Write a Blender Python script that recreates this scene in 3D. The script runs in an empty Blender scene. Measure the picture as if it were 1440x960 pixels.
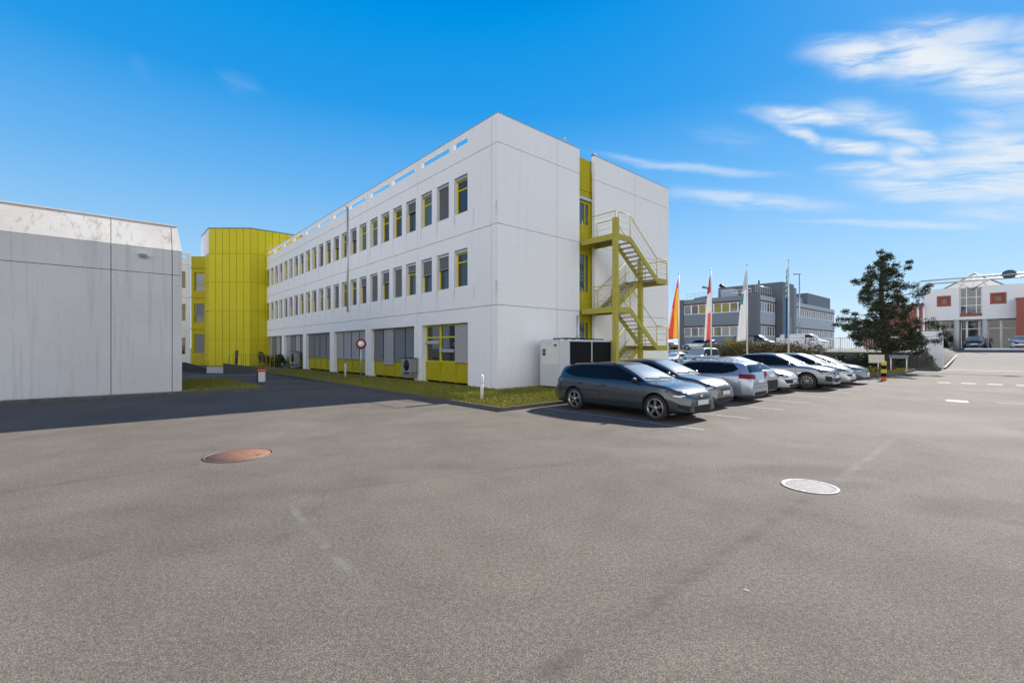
import bpy, bmesh, math, random
from mathutils import Vector, Matrix
from mathutils.bvhtree import BVHTree
from mathutils.geometry import delaunay_2d_cdt
R = math.radians
random.seed(7)
sc = bpy.context.scene
col = sc.collection

# ------------------------------------------------------------------ camera, sky, sun, exposure
cd = bpy.data.cameras.new("camera"); cam = bpy.data.objects.new("camera", cd); col.objects.link(cam)
cam.location = (0, 0, 1.85); cam.rotation_euler = (R(90), 0, 0)
cd.lens = 16.0; cd.sensor_width = 36; cd.shift_y = 9.5/1440; cd.clip_end = 6000; cd.clip_start = 0.05
sc.camera = cam
GRID = math.atan2(.664, .747)                 # the street grid's direction
SUN_AZ = R(48.4) - R(1.3)                      # clockwise from +Y
SUN_EL = R(36)
sc.view_settings.view_transform = 'Standard'; sc.view_settings.look = 'None'
sc.view_settings.gamma = 1; sc.view_settings.exposure = EXPO = 1.0
sl = bpy.data.lights.new("sun", 'SUN'); sl.energy = 5.0; sl.angle = R(.53); sl.color = (1, .955, .88)
so = bpy.data.objects.new("sun", sl); col.objects.link(so)
sdir = Vector((math.sin(SUN_AZ)*math.cos(SUN_EL), math.cos(SUN_AZ)*math.cos(SUN_EL), math.sin(SUN_EL)))
so.rotation_euler = sdir.to_track_quat('Z', 'Y').to_euler(); so.location = sdir*80

def build_world():
    w = bpy.data.worlds.new("World"); sc.world = w; w.use_nodes = True
    nt = w.node_tree; N = nt.nodes; L = nt.links; N.clear()
    out = N.new('ShaderNodeOutputWorld'); bg = N.new('ShaderNodeBackground')
    L.new(bg.outputs[0], out.inputs[0]); bg.inputs[1].default_value = .15
    sky = N.new('ShaderNodeTexSky'); sky.sky_type = 'NISHITA'; sky.sun_disc = False
    sky.sun_elevation = SUN_EL; sky.sun_rotation = SUN_AZ
    sky.air_density = 1.0; sky.dust_density = .35; sky.ozone_density = 2.2; sky.altitude = 300
    def M(op, a, b=None, c=None):
        n = N.new('ShaderNodeMath'); n.operation = op
        for i, v in enumerate((a, b, c)):
            if v is None: continue
            if isinstance(v, (int, float)): n.inputs[i].default_value = v
            else: L.new(v, n.inputs[i])
        return n.outputs[0]
    tc = N.new('ShaderNodeTexCoord'); sp = N.new('ShaderNodeSeparateXYZ'); L.new(tc.outputs['Generated'], sp.inputs[0])
    az = M('ARCTAN2', sp.outputs[0], sp.outputs[1]); el = M('ARCSINE', sp.outputs[2])
    # deepen the blue with elevation (a clear, dry spring sky)
    hs = N.new('ShaderNodeHueSaturation'); L.new(sky.outputs[0], hs.inputs['Color'])
    mr = N.new('ShaderNodeMapRange'); L.new(el, mr.inputs[0]); mr.inputs[1].default_value = 0; mr.inputs[2].default_value = R(38)
    mr.inputs[3].default_value = 1.05; mr.inputs[4].default_value = 1.55; L.new(mr.outputs[0], hs.inputs['Saturation'])
    rampn = N.new('ShaderNodeValToRGB'); e = rampn.color_ramp.elements
    mr2 = N.new('ShaderNodeMapRange'); L.new(el, mr2.inputs[0]); mr2.inputs[1].default_value = 0; mr2.inputs[2].default_value = R(45)
    L.new(mr2.outputs[0], rampn.inputs[0])
    e[0].position = 0; e[0].color = SKYR[0]
    e[1].position = 1; e[1].color = SKYR[-1]
    for i, c in enumerate(SKYR[1:-1]):
        x = e.new((i+1)/(len(SKYR)-1)); x.color = c
    mul = N.new('ShaderNodeMix'); mul.data_type = 'RGBA'; mul.blend_type = 'MIX'; mul.inputs[0].default_value = .94
    L.new(hs.outputs[0], mul.inputs[6]); L.new(rampn.outputs[0], mul.inputs[7])
    # cirrus: soft elongated patches in (azimuth, elevation), warped and combed by noise
    def ae(px, py):
        x = (px-720)/640; y = (489.5-py)/640
        return math.atan(x), math.atan(y/math.sqrt(1+x*x))
    cmb = N.new('ShaderNodeCombineXYZ'); L.new(az, cmb.inputs[0]); L.new(el, cmb.inputs[1])
    wn = N.new('ShaderNodeTexNoise'); wn.inputs['Scale'].default_value = 6; wn.inputs['Detail'].default_value = 5; wn.inputs['Roughness'].default_value = .55
    mp0 = N.new('ShaderNodeMapping'); mp0.inputs['Scale'].default_value = (.8, 1.8, 1); L.new(cmb.outputs[0], mp0.inputs[0]); L.new(mp0.outputs[0], wn.inputs[0])
    vm = N.new('ShaderNodeVectorMath'); vm.operation = 'MULTIPLY_ADD'; L.new(wn.outputs['Color'], vm.inputs[0]); vm.inputs[1].default_value = (.085, .034, 0)
    L.new(cmb.outputs[0], vm.inputs[2])
    vs = N.new('ShaderNodeVectorMath'); vs.operation = 'SUBTRACT'; L.new(vm.outputs[0], vs.inputs[0]); vs.inputs[1].default_value = (.0425, .017, 0)
    P = vs.outputs[0]
    total = None
    for (x0, y0, x1, y1, th, amt) in CLOUDS:
        a0, e0 = ae(x0, y0); a1, e1 = ae(x1, y1)
        ang = math.atan2(e1-e0, a1-a0); ln = math.hypot(a1-a0, e1-e0)/2
        s1 = N.new('ShaderNodeVectorMath'); s1.operation = 'SUBTRACT'; L.new(P, s1.inputs[0]); s1.inputs[1].default_value = ((a0+a1)/2, (e0+e1)/2, 0)
        vr = N.new('ShaderNodeVectorRotate'); vr.rotation_type = 'Z_AXIS'; L.new(s1.outputs[0], vr.inputs[0]); vr.inputs['Angle'].default_value = -ang
        s2 = N.new('ShaderNodeVectorMath'); s2.operation = 'MULTIPLY'; L.new(vr.outputs[0], s2.inputs[0]); s2.inputs[1].default_value = (1/ln, 640/th/1.0, 0)
        le = N.new('ShaderNodeVectorMath'); le.operation = 'LENGTH'; L.new(s2.outputs[0], le.inputs[0])
        m = N.new('ShaderNodeMapRange'); m.interpolation_type = 'SMOOTHERSTEP'; L.new(le.outputs['Value'], m.inputs[0])
        m.inputs[1].default_value = 1.35; m.inputs[2].default_value = .05; m.inputs[3].default_value = 0; m.inputs[4].default_value = amt
        total = m.outputs[0] if total is None else M('MAXIMUM', total, m.outputs[0])
    sn = N.new('ShaderNodeTexNoise'); sn.inputs['Scale'].default_value = 5; sn.inputs['Detail'].default_value = 9; sn.inputs['Roughness'].default_value = .62; sn.inputs['Distortion'].default_value = .35
    vrr = N.new('ShaderNodeVectorRotate'); vrr.rotation_type = 'Z_AXIS'; vrr.inputs['Angle'].default_value = R(13); L.new(P, vrr.inputs[0])
    mp = N.new('ShaderNodeMapping'); mp.inputs['Scale'].default_value = (1.3, 9, 1); L.new(vrr.outputs[0], mp.inputs[0]); L.new(mp.outputs[0], sn.inputs[0])
    st = N.new('ShaderNodeMapRange'); L.new(sn.outputs[0], st.inputs[0]); st.inputs[1].default_value = .36; st.inputs[2].default_value = .56; st.inputs[3].default_value = .18; st.inputs[4].default_value = 1.0
    cm = M('MULTIPLY', total, st.outputs[0])
    cl = N.new('ShaderNodeMix'); cl.data_type = 'RGBA'; L.new(cm, cl.inputs[0]); L.new(mul.outputs[2], cl.inputs[6]); cl.inputs[7].default_value = CLOUDC
    # added fill: unseen bright band in the sky behind the camera lifts shaded walls
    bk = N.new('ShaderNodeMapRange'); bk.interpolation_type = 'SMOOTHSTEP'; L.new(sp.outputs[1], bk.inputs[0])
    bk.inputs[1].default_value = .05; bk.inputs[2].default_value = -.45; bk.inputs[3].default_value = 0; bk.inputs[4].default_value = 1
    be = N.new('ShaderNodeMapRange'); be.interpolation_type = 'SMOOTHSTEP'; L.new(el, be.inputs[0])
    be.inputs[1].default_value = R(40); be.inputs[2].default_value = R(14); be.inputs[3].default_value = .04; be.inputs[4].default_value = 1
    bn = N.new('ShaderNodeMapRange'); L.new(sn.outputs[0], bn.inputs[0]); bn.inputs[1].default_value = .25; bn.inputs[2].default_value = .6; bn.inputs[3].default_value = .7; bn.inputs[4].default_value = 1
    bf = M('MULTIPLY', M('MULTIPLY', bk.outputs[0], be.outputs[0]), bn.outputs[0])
    c2 = N.new('ShaderNodeMix'); c2.data_type = 'RGBA'; L.new(bf, c2.inputs[0]); L.new(cl.outputs[2], c2.inputs[6]); c2.inputs[7].default_value = BACKFILL
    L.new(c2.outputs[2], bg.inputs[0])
def lin(*c): return tuple(((v/255+.055)/1.055)**2.4/.30 if v > 10 else v/255/12.92/.30 for v in c)+(1,)
SKYR = [lin(196, 222, 243), lin(158, 205, 243), lin(106, 180, 239), lin(36, 154, 231), lin(0, 146, 227), lin(0, 98, 185)]
CLOUDC = lin(232, 240, 248)
BACKFILL = (7.7, 7.4, 7.1, 1)
CLOUDS = [  # px/py ends, half thickness in px, amount
    (1120, 70, 1330, 88, 19, 1.0), (1200, 60, 1440, 92, 26, 1.0), (1290, 92, 1540, 124, 22, 1.0), (1250, 42, 1460, 52, 16, .75), (1400, 40, 1500, 70, 14, .6),
    (1052, 153, 1240, 168, 11, 1.0), (1160, 150, 1300, 178, 17, .7), (1210, 176, 1370, 216, 9, .8), (1085, 168, 1160, 204, 8, .8), (1135, 194, 1262, 218, 8, 1.0), (1235, 210, 1350, 236, 11, 1.0),
    (1150, 234, 1330, 242, 9, 1.0), (1190, 246, 1480, 272, 24, 1.0), (1320, 200, 1520, 230, 24, .9), (1290, 226, 1520, 262, 30, .95), (1300, 280, 1500, 300, 22, .5),
    (1350, 155, 1440, 190, 10, .5), (1380, 165, 1480, 175, 18, .35),
    (830, 212, 1110, 248, 7, .45), (920, 266, 1200, 293, 11, .6), (1100, 312, 1450, 318, 4.5, .5), (960, 180, 1090, 200, 14, .12),
    (300, 108, 370, 128, 11, .08), (180, 95, 215, 105, 10, .04)]
build_world()

# ------------------------------------------------------------------ helpers
C0 = Vector((-.62, 19.8, 0)); U = Vector((.747, .664, 0)).normalized(); NB = Vector((.664, -.747, 0)).normalized()
def G(a, b, z=0):                      # street grid: a along the end facade, b out from it
    p = C0 + U*a + NB*b; return Vector((p.x, p.y, z))
def ab(x, y):
    d = Vector((x, y, 0))-C0; return d.dot(U), d.dot(NB)
def px2ab(px, py, z=0):
    Y = 640*(1.85-z)/(py-489.5); return ab((px-720)/640*Y, Y)

def mat(name, color, rough=.6, metal=0, spec=.5, coat=0, build=None, bump=None):
    m = bpy.data.materials.new(name); m.use_nodes = True
    nt = m.node_tree; b = nt.nodes['Principled BSDF']
    b.inputs['Base Color'].default_value = (*color, 1); b.inputs['Roughness'].default_value = rough
    b.inputs['Metallic'].default_value = metal; b.inputs['Specular IOR Level'].default_value = spec
    b.inputs['Coat Weight'].default_value = coat; b.inputs['Coat Roughness'].default_value = .04
    if build: build(nt, b)
    return m
class NB_:                              # tiny node helper
    def __init__(s, nt): s.nt = nt; s.N = nt.nodes; s.L = nt.links
    def m(s, op, a, b=None, c=None):
        n = s.N.new('ShaderNodeMath'); n.operation = op
        for i, v in enumerate((a, b, c)):
            if v is None: continue
            if isinstance(v, (int, float)): n.inputs[i].default_value = v
            else: s.L.new(v, n.inputs[i])
        return n.outputs[0]
    def co(s, scale=(1, 1, 1), rot=(0, 0, 0), world=False):
        tc = s.N.new('ShaderNodeNewGeometry') if world else s.N.new('ShaderNodeTexCoord')
        mp = s.N.new('ShaderNodeMapping'); mp.inputs['Scale'].default_value = scale; mp.inputs['Rotation'].default_value = rot
        s.L.new(tc.outputs['Position' if world else 'Object'], mp.inputs[0]); return mp.outputs[0]
    def noise(s, co, scale, detail=4, rough=.55, dist=0):
        n = s.N.new('ShaderNodeTexNoise'); n.inputs['Scale'].default_value = scale; n.inputs['Detail'].default_value = detail
        n.inputs['Roughness'].default_value = rough; n.inputs['Distortion'].default_value = dist; s.L.new(co, n.inputs[0]); return n.outputs[0]
    def rng(s, v, a, b, c=0, d=1, smooth=False):
        n = s.N.new('ShaderNodeMapRange'); s.L.new(v, n.inputs[0])
        if smooth: n.interpolation_type = 'SMOOTHSTEP'
        for i, x in enumerate((a, b, c, d)): n.inputs[i+1].default_value = x
        return n.outputs[0]
    def mix(s, f, a, b, mode='MIX'):
        n = s.N.new('ShaderNodeMix'); n.data_type = 'RGBA'; n.blend_type = mode
        if isinstance(f, (int, float)): n.inputs[0].default_value = f
        else: s.L.new(f, n.inputs[0])
        for k, v in ((6, a), (7, b)):
            if isinstance(v, tuple): n.inputs[k].default_value = (*v[:3], 1)
            else: s.L.new(v, n.inputs[k])
        return n.outputs[2]
    def bump(s, h, b, strength=.3, dist=.02):
        n = s.N.new('ShaderNodeBump'); n.inputs['Strength'].default_value = strength; n.inputs['Distance'].default_value = dist
        s.L.new(h, n.inputs['Height']); s.L.new(n.outputs[0], b.inputs['Normal'])

def wall_mat(name, base, dirt, streak=.5, rough=.75):
    def bld(nt, b):
        s = NB_(nt)
        v = s.noise(s.co((5, 5, .22), world=True), 1.0, 6, .65)
        st = s.rng(v, .5, .72, 0, streak)
        bl = s.rng(s.noise(s.co(world=True), .35, 5, .6), .4, .75, 0, streak*.5)
        c = s.mix(s.m('MAXIMUM', st, bl), base, dirt)
        f = s.rng(s.noise(s.co(world=True), 14, 4), .3, .7, .95, 1.04)
        cc = s.N.new('ShaderNodeVectorMath'); cc.operation = 'SCALE'; s.L.new(c, cc.inputs[0]); s.L.new(f, cc.inputs['Scale'])
        s.L.new(cc.outputs[0], b.inputs['Base Color'])
        s.bump(s.noise(s.co(world=True), 30, 4), b, .12, .01)
    return mat(name, base, rough, build=bld)

def asphalt(nt, b):
    s = NB_(nt)
    co = s.co(world=True)
    fine = s.noise(co, 92, 2, .8); mid = s.noise(co, 26, 3, .6)
    big = s.noise(co, .33, 5, .6, .6); patchy = s.noise(co, 1.3, 5, .62)
    vo = s.N.new('ShaderNodeTexVoronoi'); vo.inputs['Scale'].default_value = 62; s.L.new(co, vo.inputs[0])
    sp = s.N.new('ShaderNodeSeparateColor'); s.L.new(vo.outputs['Color'], sp.inputs[0])
    stone = s.m('MULTIPLY', s.rng(vo.outputs['Distance'], .30, .16, 0, 1), s.rng(sp.outputs[0], .55, .95, 0, 1))
    c = s.mix(s.rng(fine, .36, .64), (.056, .047, .037), (.222, .192, .156))
    c = s.mix(s.m('MULTIPLY', stone, .6), c, (.36, .33, .30))
    c = s.mix(s.rng(mid, .36, .62, .42, 0), c, (.04, .036, .034))
    def scale(c, f):
        n = s.N.new('ShaderNodeVectorMath'); n.operation = 'SCALE'; s.L.new(c, n.inputs[0]); s.L.new(f, n.inputs['Scale']); return n.outputs[0]
    c = scale(c, s.rng(big, .32, .68, .86, 1.17)); c = scale(c, s.rng(patchy, .3, .7, .90, 1.09))
    sep = s.N.new('ShaderNodeSeparateXYZ'); s.L.new(co, sep.inputs[0]); X, Y = sep.outputs[0], sep.outputs[1]
    wob = s.m('MULTIPLY', s.m('SUBTRACT', s.noise(co, .9, 4), .5), .35)
    wob2 = s.m('MULTIPLY', s.m('SUBTRACT', s.noise(co, 5, 3), .5), .10)
    def seg(x0, y0, x1, y1, w, soft, lo=0):
        d = Vector((x1-x0, y1-y0)); ln = d.length; d /= ln
        u = s.m('ADD', s.m('MULTIPLY', s.m('SUBTRACT', X, x0), d.x), s.m('MULTIPLY', s.m('SUBTRACT', Y, y0), d.y))
        v = s.m('ADD', s.m('SUBTRACT', s.m('MULTIPLY', s.m('SUBTRACT', Y, y0), d.x), s.m('MULTIPLY', s.m('SUBTRACT', X, x0), d.y)), s.m('ADD', wob2, s.m('MULTIPLY', wob, .35)))
        a = s.rng(s.m('ABSOLUTE', v), w+soft, w, 0, 1, True)
        e = s.m('MULTIPLY', s.rng(u, -.2, .2), s.rng(u, ln+.2, ln-.2))
        return s.m('MULTIPLY', a, e)
    def blob(x, y, rx, ry):
        dx = s.m('DIVIDE', s.m('SUBTRACT', X, x), rx); dy = s.m('DIVIDE', s.m('SUBTRACT', Y, y), ry)
        d = s.m('SQRT', s.m('ADD', s.m('MULTIPLY', dx, dx), s.m('MULTIPLY', dy, dy)))
        return s.rng(s.m('ADD', d, s.m('MULTIPLY', wob, 2.2)), 1.15, .35, 0, 1, True)
    def g(px, py): Yy = 1184/(py-489.5); return (px-720)/640*Yy, Yy
    brk = s.rng(s.noise(co, 2.2, 4, .7), .38, .58)
    dark = None
    for (p, q, w, so, k) in [((1140, 698), (735, 968), .008, .11, .5), ((288, 651), (-60, 700), .010, .05, .6), ((288, 651), (1000, 600), .004, .04, .35),
                             ((1170, 690), (1330, 550), .09, .05, -.0), ((450, 690), (880, 640), .006, .05, .3), ((1290, 700), (1460, 742), .04, .16, .5), ((0, 760), (330, 700), .01, .1, .3),
                             ((830, 620), (1010, 590), .01, .05, .45), ((480, 572), (640, 570), .01, .03, .5), ((200, 760), (60, 800), .02, .1, .3)]:
        if k <= 0: continue
        t = s.m('MULTIPLY', s.m('MULTIPLY', seg(*g(*p), *g(*q), w, so), brk), k); dark = t if dark is None else s.m('MAXIMUM', dark, t)
    for (p, rx, ry, k) in [((1120, 662), 1.3, .45, .42), ((1380, 715), 1.1, .45, .34), ((1190, 680), .6, .3, .3), ((240, 720), 1.3, .35, .22), ((60, 770), .8, .4, .22), ((640, 655), .5, .3, .2), ((900, 640), 1.6, .4, .12), ((1000, 870), .9, .35, .14)]:
        t = s.m('MULTIPLY', blob(*g(*p), rx, ry), k); dark = s.m('MAXIMUM', dark, t)
    cv = s.N.new('ShaderNodeTexVoronoi'); cv.feature = 'DISTANCE_TO_EDGE'; cv.inputs['Scale'].default_value = .30
    wv = s.N.new('ShaderNodeTexNoise'); wv.inputs['Scale'].default_value = 1.4; wv.inputs['Detail'].default_value = 6; s.L.new(co, wv.inputs[0])
    wa = s.N.new('ShaderNodeVectorMath'); wa.operation = 'MULTIPLY_ADD'; s.L.new(wv.outputs['Color'], wa.inputs[0]); wa.inputs[1].default_value = (.9, .9, 0); s.L.new(co, wa.inputs[2]); s.L.new(wa.outputs[0], cv.inputs[0])
    ck = s.m('MULTIPLY', s.rng(cv.outputs['Distance'], .0045, .0012), s.rng(s.noise(co, .45, 2), .50, .60))
    dark = s.m('MAXIMUM', dark, s.m('MULTIPLY', ck, .38))
    oil = s.m('MULTIPLY', s.rng(s.noise(co, 1.9, 3, .5), .66, .74), .22); dark = s.m('MAXIMUM', dark, oil)
    c = s.mix(s.m('MULTIPLY', dark, .82), c, (.045, .041, .037))
    pale = s.m('MULTIPLY', s.m('MULTIPLY', seg(*g(1176, 678), *g(1262, 612), .02, .07), brk), .30)
    pale = s.m('MAXIMUM', pale, s.m('MULTIPLY', blob(*g(960, 640), 1.2, .9), .18))
    pale = s.m('MAXIMUM', pale, s.m('MULTIPLY', blob(*g(1300, 590), 3.5, 2.2), .22))  # broad lighter areas on the right put the sunward sheen into the colour
    pale = s.m('MAXIMUM', pale, s.m('MULTIPLY', seg(*g(1010, 598), *g(1440, 606), .3, 1.2), .25))
    c = s.mix(pale, c, (.23, .215, .20))
    gs = s.m('MULTIPLY', s.m('MULTIPLY', seg(*g(408, 712), *g(512, 822), .008, .06), brk), .45)
    c = s.mix(gs, c, (.17, .20, .15))
    # old concrete apron beyond the drain
    aco = s.m('ADD', s.m('MULTIPLY', s.m('SUBTRACT', X, C0.x), U.x), s.m('MULTIPLY', s.m('SUBTRACT', Y, C0.y), U.y))
    bco = s.m('ADD', s.m('MULTIPLY', s.m('SUBTRACT', X, C0.x), NB.x), s.m('MULTIPLY', s.m('SUBTRACT', Y, C0.y), NB.y))
    conc = s.m('MULTIPLY', s.rng(aco, 40.9, 40.95), s.rng(bco, 4, 4.1))
    c = s.mix(conc, c, s.mix(s.rng(patchy, .3, .7), (.135, .122, .107), (.165, .15, .132)))
    s.L.new(c, b.inputs['Base Color'])
    h = s.m('ADD', s.m('MULTIPLY', fine, .6), s.m('ADD', s.m('MULTIPLY', stone, .35), s.m('MULTIPLY', mid, .4)))
    s.bump(h, b, .35, .012)

def grassy(nt, b):
    s = NB_(nt); co = s.co(world=True)
    c = s.mix(s.rng(s.noise(co, 2.2, 5), .35, .65), (.10, .10, .022), (.21, .185, .045))
    c = s.mix(s.rng(s.noise(co, 30, 4), .45, .75, 0, .6), c, (.19, .15, .07)); s.L.new(c, b.inputs['Base Color']); s.bump(s.noise(co, 40, 3), b, .6, .03)

def varied(base, alt, scale=3, f=.6):
    def bld(nt, b):
        s = NB_(nt); c = s.mix(s.rng(s.noise(s.co(world=True), scale, 5, .6), .35, .7, 0, f), base, alt); s.L.new(c, b.inputs['Base Color'])
    return bld
def leafcol(base, alt, alt2):
    def bld(nt, b):
        s = NB_(nt); g = s.N.new('ShaderNodeNewGeometry'); c = s.mix(g.outputs['Random Per Island'], base, alt)
        c = s.mix(s.rng(s.noise(s.co(world=True), 1.2, 3), .45, .7), c, alt2); s.L.new(c, b.inputs['Base Color'])
    return bld
def worn(base, under, amt=.5, scale=9):
    def bld(nt, b):
        s = NB_(nt); c = s.mix(s.rng(s.noise(s.co(world=True), scale, 6, .75), .5-amt*.2, .62, 0, 1), base, under); s.L.new(c, b.inputs['Base Color'])
    return bld

M = {}
M['asphalt'] = mat('asphalt', (.1, .1, .1), .88, spec=.14, build=asphalt)
M['white_wall'] = wall_mat('white_wall', (.80, .785, .76), (.54, .53, .50), .20)
def facade_white():
    m = wall_mat('white_wall_dripped', (.80, .785, .76), (.54, .53, .50), .20); nt = m.node_tree; s = NB_(nt); b = nt.nodes['Principled BSDF']
    src = b.inputs['Base Color'].links[0].from_socket; tc = s.N.new('ShaderNodeTexCoord'); sp = s.N.new('ShaderNodeSeparateXYZ'); s.L.new(tc.outputs['Object'], sp.inputs[0])
    x, y, z = sp.outputs
    t = s.m('FLOORED_MODULO', s.m('SUBTRACT', y, .44), 6.4)
    u = s.m('FLOORED_MODULO', s.m('ADD', s.m('SUBTRACT', t, 1.30), .79), 1.58); wob = s.m('MULTIPLY', s.m('SUBTRACT', s.noise(s.co((1, 1, .6), world=True), 2.5, 3), .5), .25)
    near = s.rng(s.m('ABSOLUTE', s.m('ADD', s.m('SUBTRACT', u, .79), wob)), .11, .0, 0, 1)
    def below(zs): return s.m('MULTIPLY', s.rng(z, zs-1.0, zs-.05), s.m('LESS_THAN', z, zs))
    f = s.m('MULTIPLY', s.m('MULTIPLY', near, s.m('ADD', below(4.8), below(8.32))), s.m('LESS_THAN', x, .05))
    f = s.m('MULTIPLY', f, s.rng(s.noise(s.co(world=True), 1.1, 3), .35, .65, .15, .75))
    s.L.new(s.mix(f, src, (.30, .29, .28)), b.inputs['Base Color']); return m
M['facade_white'] = facade_white()
M['concrete'] = wall_mat('painted_concrete', (.56, .55, .53), (.38, .36, .33), .7)
M['slope_concrete'] = wall_mat('weathered_concrete', (.58, .56, .52), (.28, .21, .14), .8)
M['raw_concrete'] = wall_mat('raw_concrete', (.22, .205, .185), (.05, .045, .04), 1.0)
M['dark_concrete'] = wall_mat('dark_concrete', (.10, .095, .085), (.03, .028, .025), 1.0)
M['dark_gap'] = mat('joint', (.05, .05, .05), .9)
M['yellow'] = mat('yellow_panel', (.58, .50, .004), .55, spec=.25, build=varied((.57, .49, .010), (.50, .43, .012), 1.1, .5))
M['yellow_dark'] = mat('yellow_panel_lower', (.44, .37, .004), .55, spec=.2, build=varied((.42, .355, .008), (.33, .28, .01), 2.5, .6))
M['stair_yellow'] = mat('stair_paint', (.50, .46, .085), .7, spec=.2, build=varied((.40, .36, .06), (.32, .28, .07), 4, .6))
M['grating'] = mat('galvanised_grating', (.30, .30, .29), .5, .6)
M['glass'] = mat('window_glass', (.018, .022, .026), .04, spec=.8)
M['blue_glass'] = mat('clear_glass', (.05, .08, .10), .03, spec=1.0)
M['blind'] = mat('blind_slats', (.17, .17, .165), .5)
M['blind_pale'] = mat('pale_roller', (.36, .35, .34), .6)
M['alu'] = mat('aluminium', (.50, .51, .52), .4, .7)
M['roof'] = mat('roof_gravel', (.30, .29, .27), .9)
M['grass_base'] = mat('grass_base', (.1, .1, .03), .95, build=grassy)
M['blade'] = mat('grass_blade', (.2, .19, .03), .9, spec=.05, build=leafcol((.15, .165, .024), (.30, .27, .055), (.24, .205, .05)))
M['kerb'] = mat('kerb_stone', (.10, .095, .09), .8, build=varied((.10, .095, .09), (.05, .045, .04), 5, .7))
M['stone'] = mat('gravel_stone', (.32, .31, .29), .8, build=leafcol((.18, .17, .16), (.5, .48, .45), (.33, .31, .29)))
M['paint'] = mat('road_paint', (.4, .4, .4), .7, spec=.2, build=worn((.40, .385, .36), (.15, .135, .12), .9, 12))
M['rust'] = mat('rusty_iron', (.30, .14, .08), .6, .15, spec=.2, build=varied((.26, .125, .07), (.15, .09, .07), 9, 1.0))
M['rust_edge'] = mat('iron_rim', (.15, .10, .08), .6, .4, build=varied((.16, .11, .09), (.09, .08, .075), 12, .8))
M['drain'] = mat('pale_iron', (.36, .33, .32), .6, .0, spec=.3, build=varied((.38, .345, .33), (.24, .215, .20), 14, .7))
M['black'] = mat('black', (.006, .006, .007), .6, spec=.15)
M['rubber'] = mat('tyre_rubber', (.02, .02, .021), .8)
M['plastic'] = mat('dark_plastic', (.012, .012, .013), .55, spec=.25)
M['plastic_grey'] = mat('grey_plastic', (.24, .25, .25), .6)
M['red'] = mat('red', (.26, .012, .018), .5)
M['white'] = mat('white_paint', (.75, .75, .74), .45)
M['bollard'] = mat('pale_bollard', (.62, .62, .60), .5)
M['orange'] = mat('orange_plastic', (.75, .10, .015), .4)
M['greycab'] = mat('cabinet_paint', (.50, .52, .53), .45, build=varied((.50, .52, .53), (.42, .43, .44), 1.5, .5))
M['pole'] = mat('pole_white', (.62, .62, .60), .35, .2)
M['grey1'] = mat('dark_grey_cladding', (.085, .10, .12), .5)
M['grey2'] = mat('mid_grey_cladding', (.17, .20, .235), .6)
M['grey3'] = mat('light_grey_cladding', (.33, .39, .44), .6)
M['redline'] = mat('red_trim', (.06, .012, .014), .6)
M['brick'] = mat('brick_red_render', (.34, .10, .065), .8, build=varied((.34, .10, .065), (.27, .085, .06), 1, .6))
M['pyr'] = mat('rooflight_glass', (.07, .10, .105), .6, spec=.1)
M['bark'] = mat('bark', (.07, .055, .045), .9, spec=.1, build=varied((.075, .06, .048), (.035, .028, .022), 9, .9))
M['needle'] = mat('pine_needles', (.03, .045, .02), .55, build=leafcol((.022, .038, .014), (.05, .075, .026), (.065, .085, .03)))
M['hedge'] = mat('hedge_leaf', (.1, .08, .03), .7, build=leafcol((.13, .085, .045), (.16, .15, .045), (.09, .08, .03)))
M['forsythia'] = mat('yellow_bush', (.35, .3, .03), .7, build=leafcol((.40, .31, .03), (.20, .20, .04), (.30, .24, .04)))
M['beige'] = mat('beige_board', (.62, .55, .42), .6)
M['headlamp'] = mat('lamp_lens', (.05, .055, .06), .10, .1, spec=.7)
M['strip'] = mat('lamp_reflector', (.62, .66, .70), .2, .3)
M['tail'] = mat('tail_lens', (.16, .004, .006), .2, spec=.3)
M['chrome'] = mat('chrome', (.7, .7, .71), .15, 1)
M['alloy'] = mat('alloy', (.45, .45, .46), .3, .9)
M['alloy_dark'] = mat('dark_alloy', (.10, .10, .105), .3, .8)
M['plate'] = mat('number_plate', (.60, .61, .60), .4)
M['screen'] = mat('windscreen', (.20, .225, .23), .22, spec=.8, coat=.5)  # pale base colour stands in for the bright sky reflection
M['carglass'] = mat('car_glass', (.006, .009, .011), .06, spec=.2)
def paint(name, c, metal=.55, rough=.34): return mat(name, c, rough, metal, coat=1.0)

def obj(name, me, m=None, parent=None, smooth=False):
    if isinstance(me, bmesh.types.BMesh):
        bm = me; me = bpy.data.meshes.new(name); bm.normal_update(); bm.to_mesh(me); bm.free()
    if m is not None:
        for mm in (m if isinstance(m, (list, tuple)) else [m]): me.materials.append(mm)
    if smooth:
        for p in me.polygons: p.use_smooth = True
    o = bpy.data.objects.new(name, me); col.objects.link(o)
    if parent is not None: o.parent = parent
    return o
def tag(o, label=None, cat=None, group=None, kind=None):
    if label: o['label'] = label
    if cat: o['category'] = cat
    if group: o['group'] = group
    if kind: o['kind'] = kind
    return o
def empty(name, loc=(0, 0, 0), rz=0, **k):
    o = bpy.data.objects.new(name, None); col.objects.link(o); o.location = loc; o.rotation_euler = (0, 0, rz)
    o.empty_display_size = .3
    return tag(o, **k)
def thing(name, a, b, z=0, rz=0, **k): return empty(name, G(a, b, z), GRID+rz, **k)
def BM(): return bmesh.new()
def box(bm, x0, x1, y0, y1, z0, z1, mi=0):
    v = [bm.verts.new(p) for p in ((x0, y0, z0), (x1, y0, z0), (x1, y1, z0), (x0, y1, z0), (x0, y0, z1), (x1, y0, z1), (x1, y1, z1), (x0, y1, z1))]
    for f in ((3, 2, 1, 0), (4, 5, 6, 7), (0, 1, 5, 4), (1, 2, 6, 5), (2, 3, 7, 6), (3, 0, 4, 7)):
        bm.faces.new([v[i] for i in f]).material_index = mi
    return v
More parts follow.
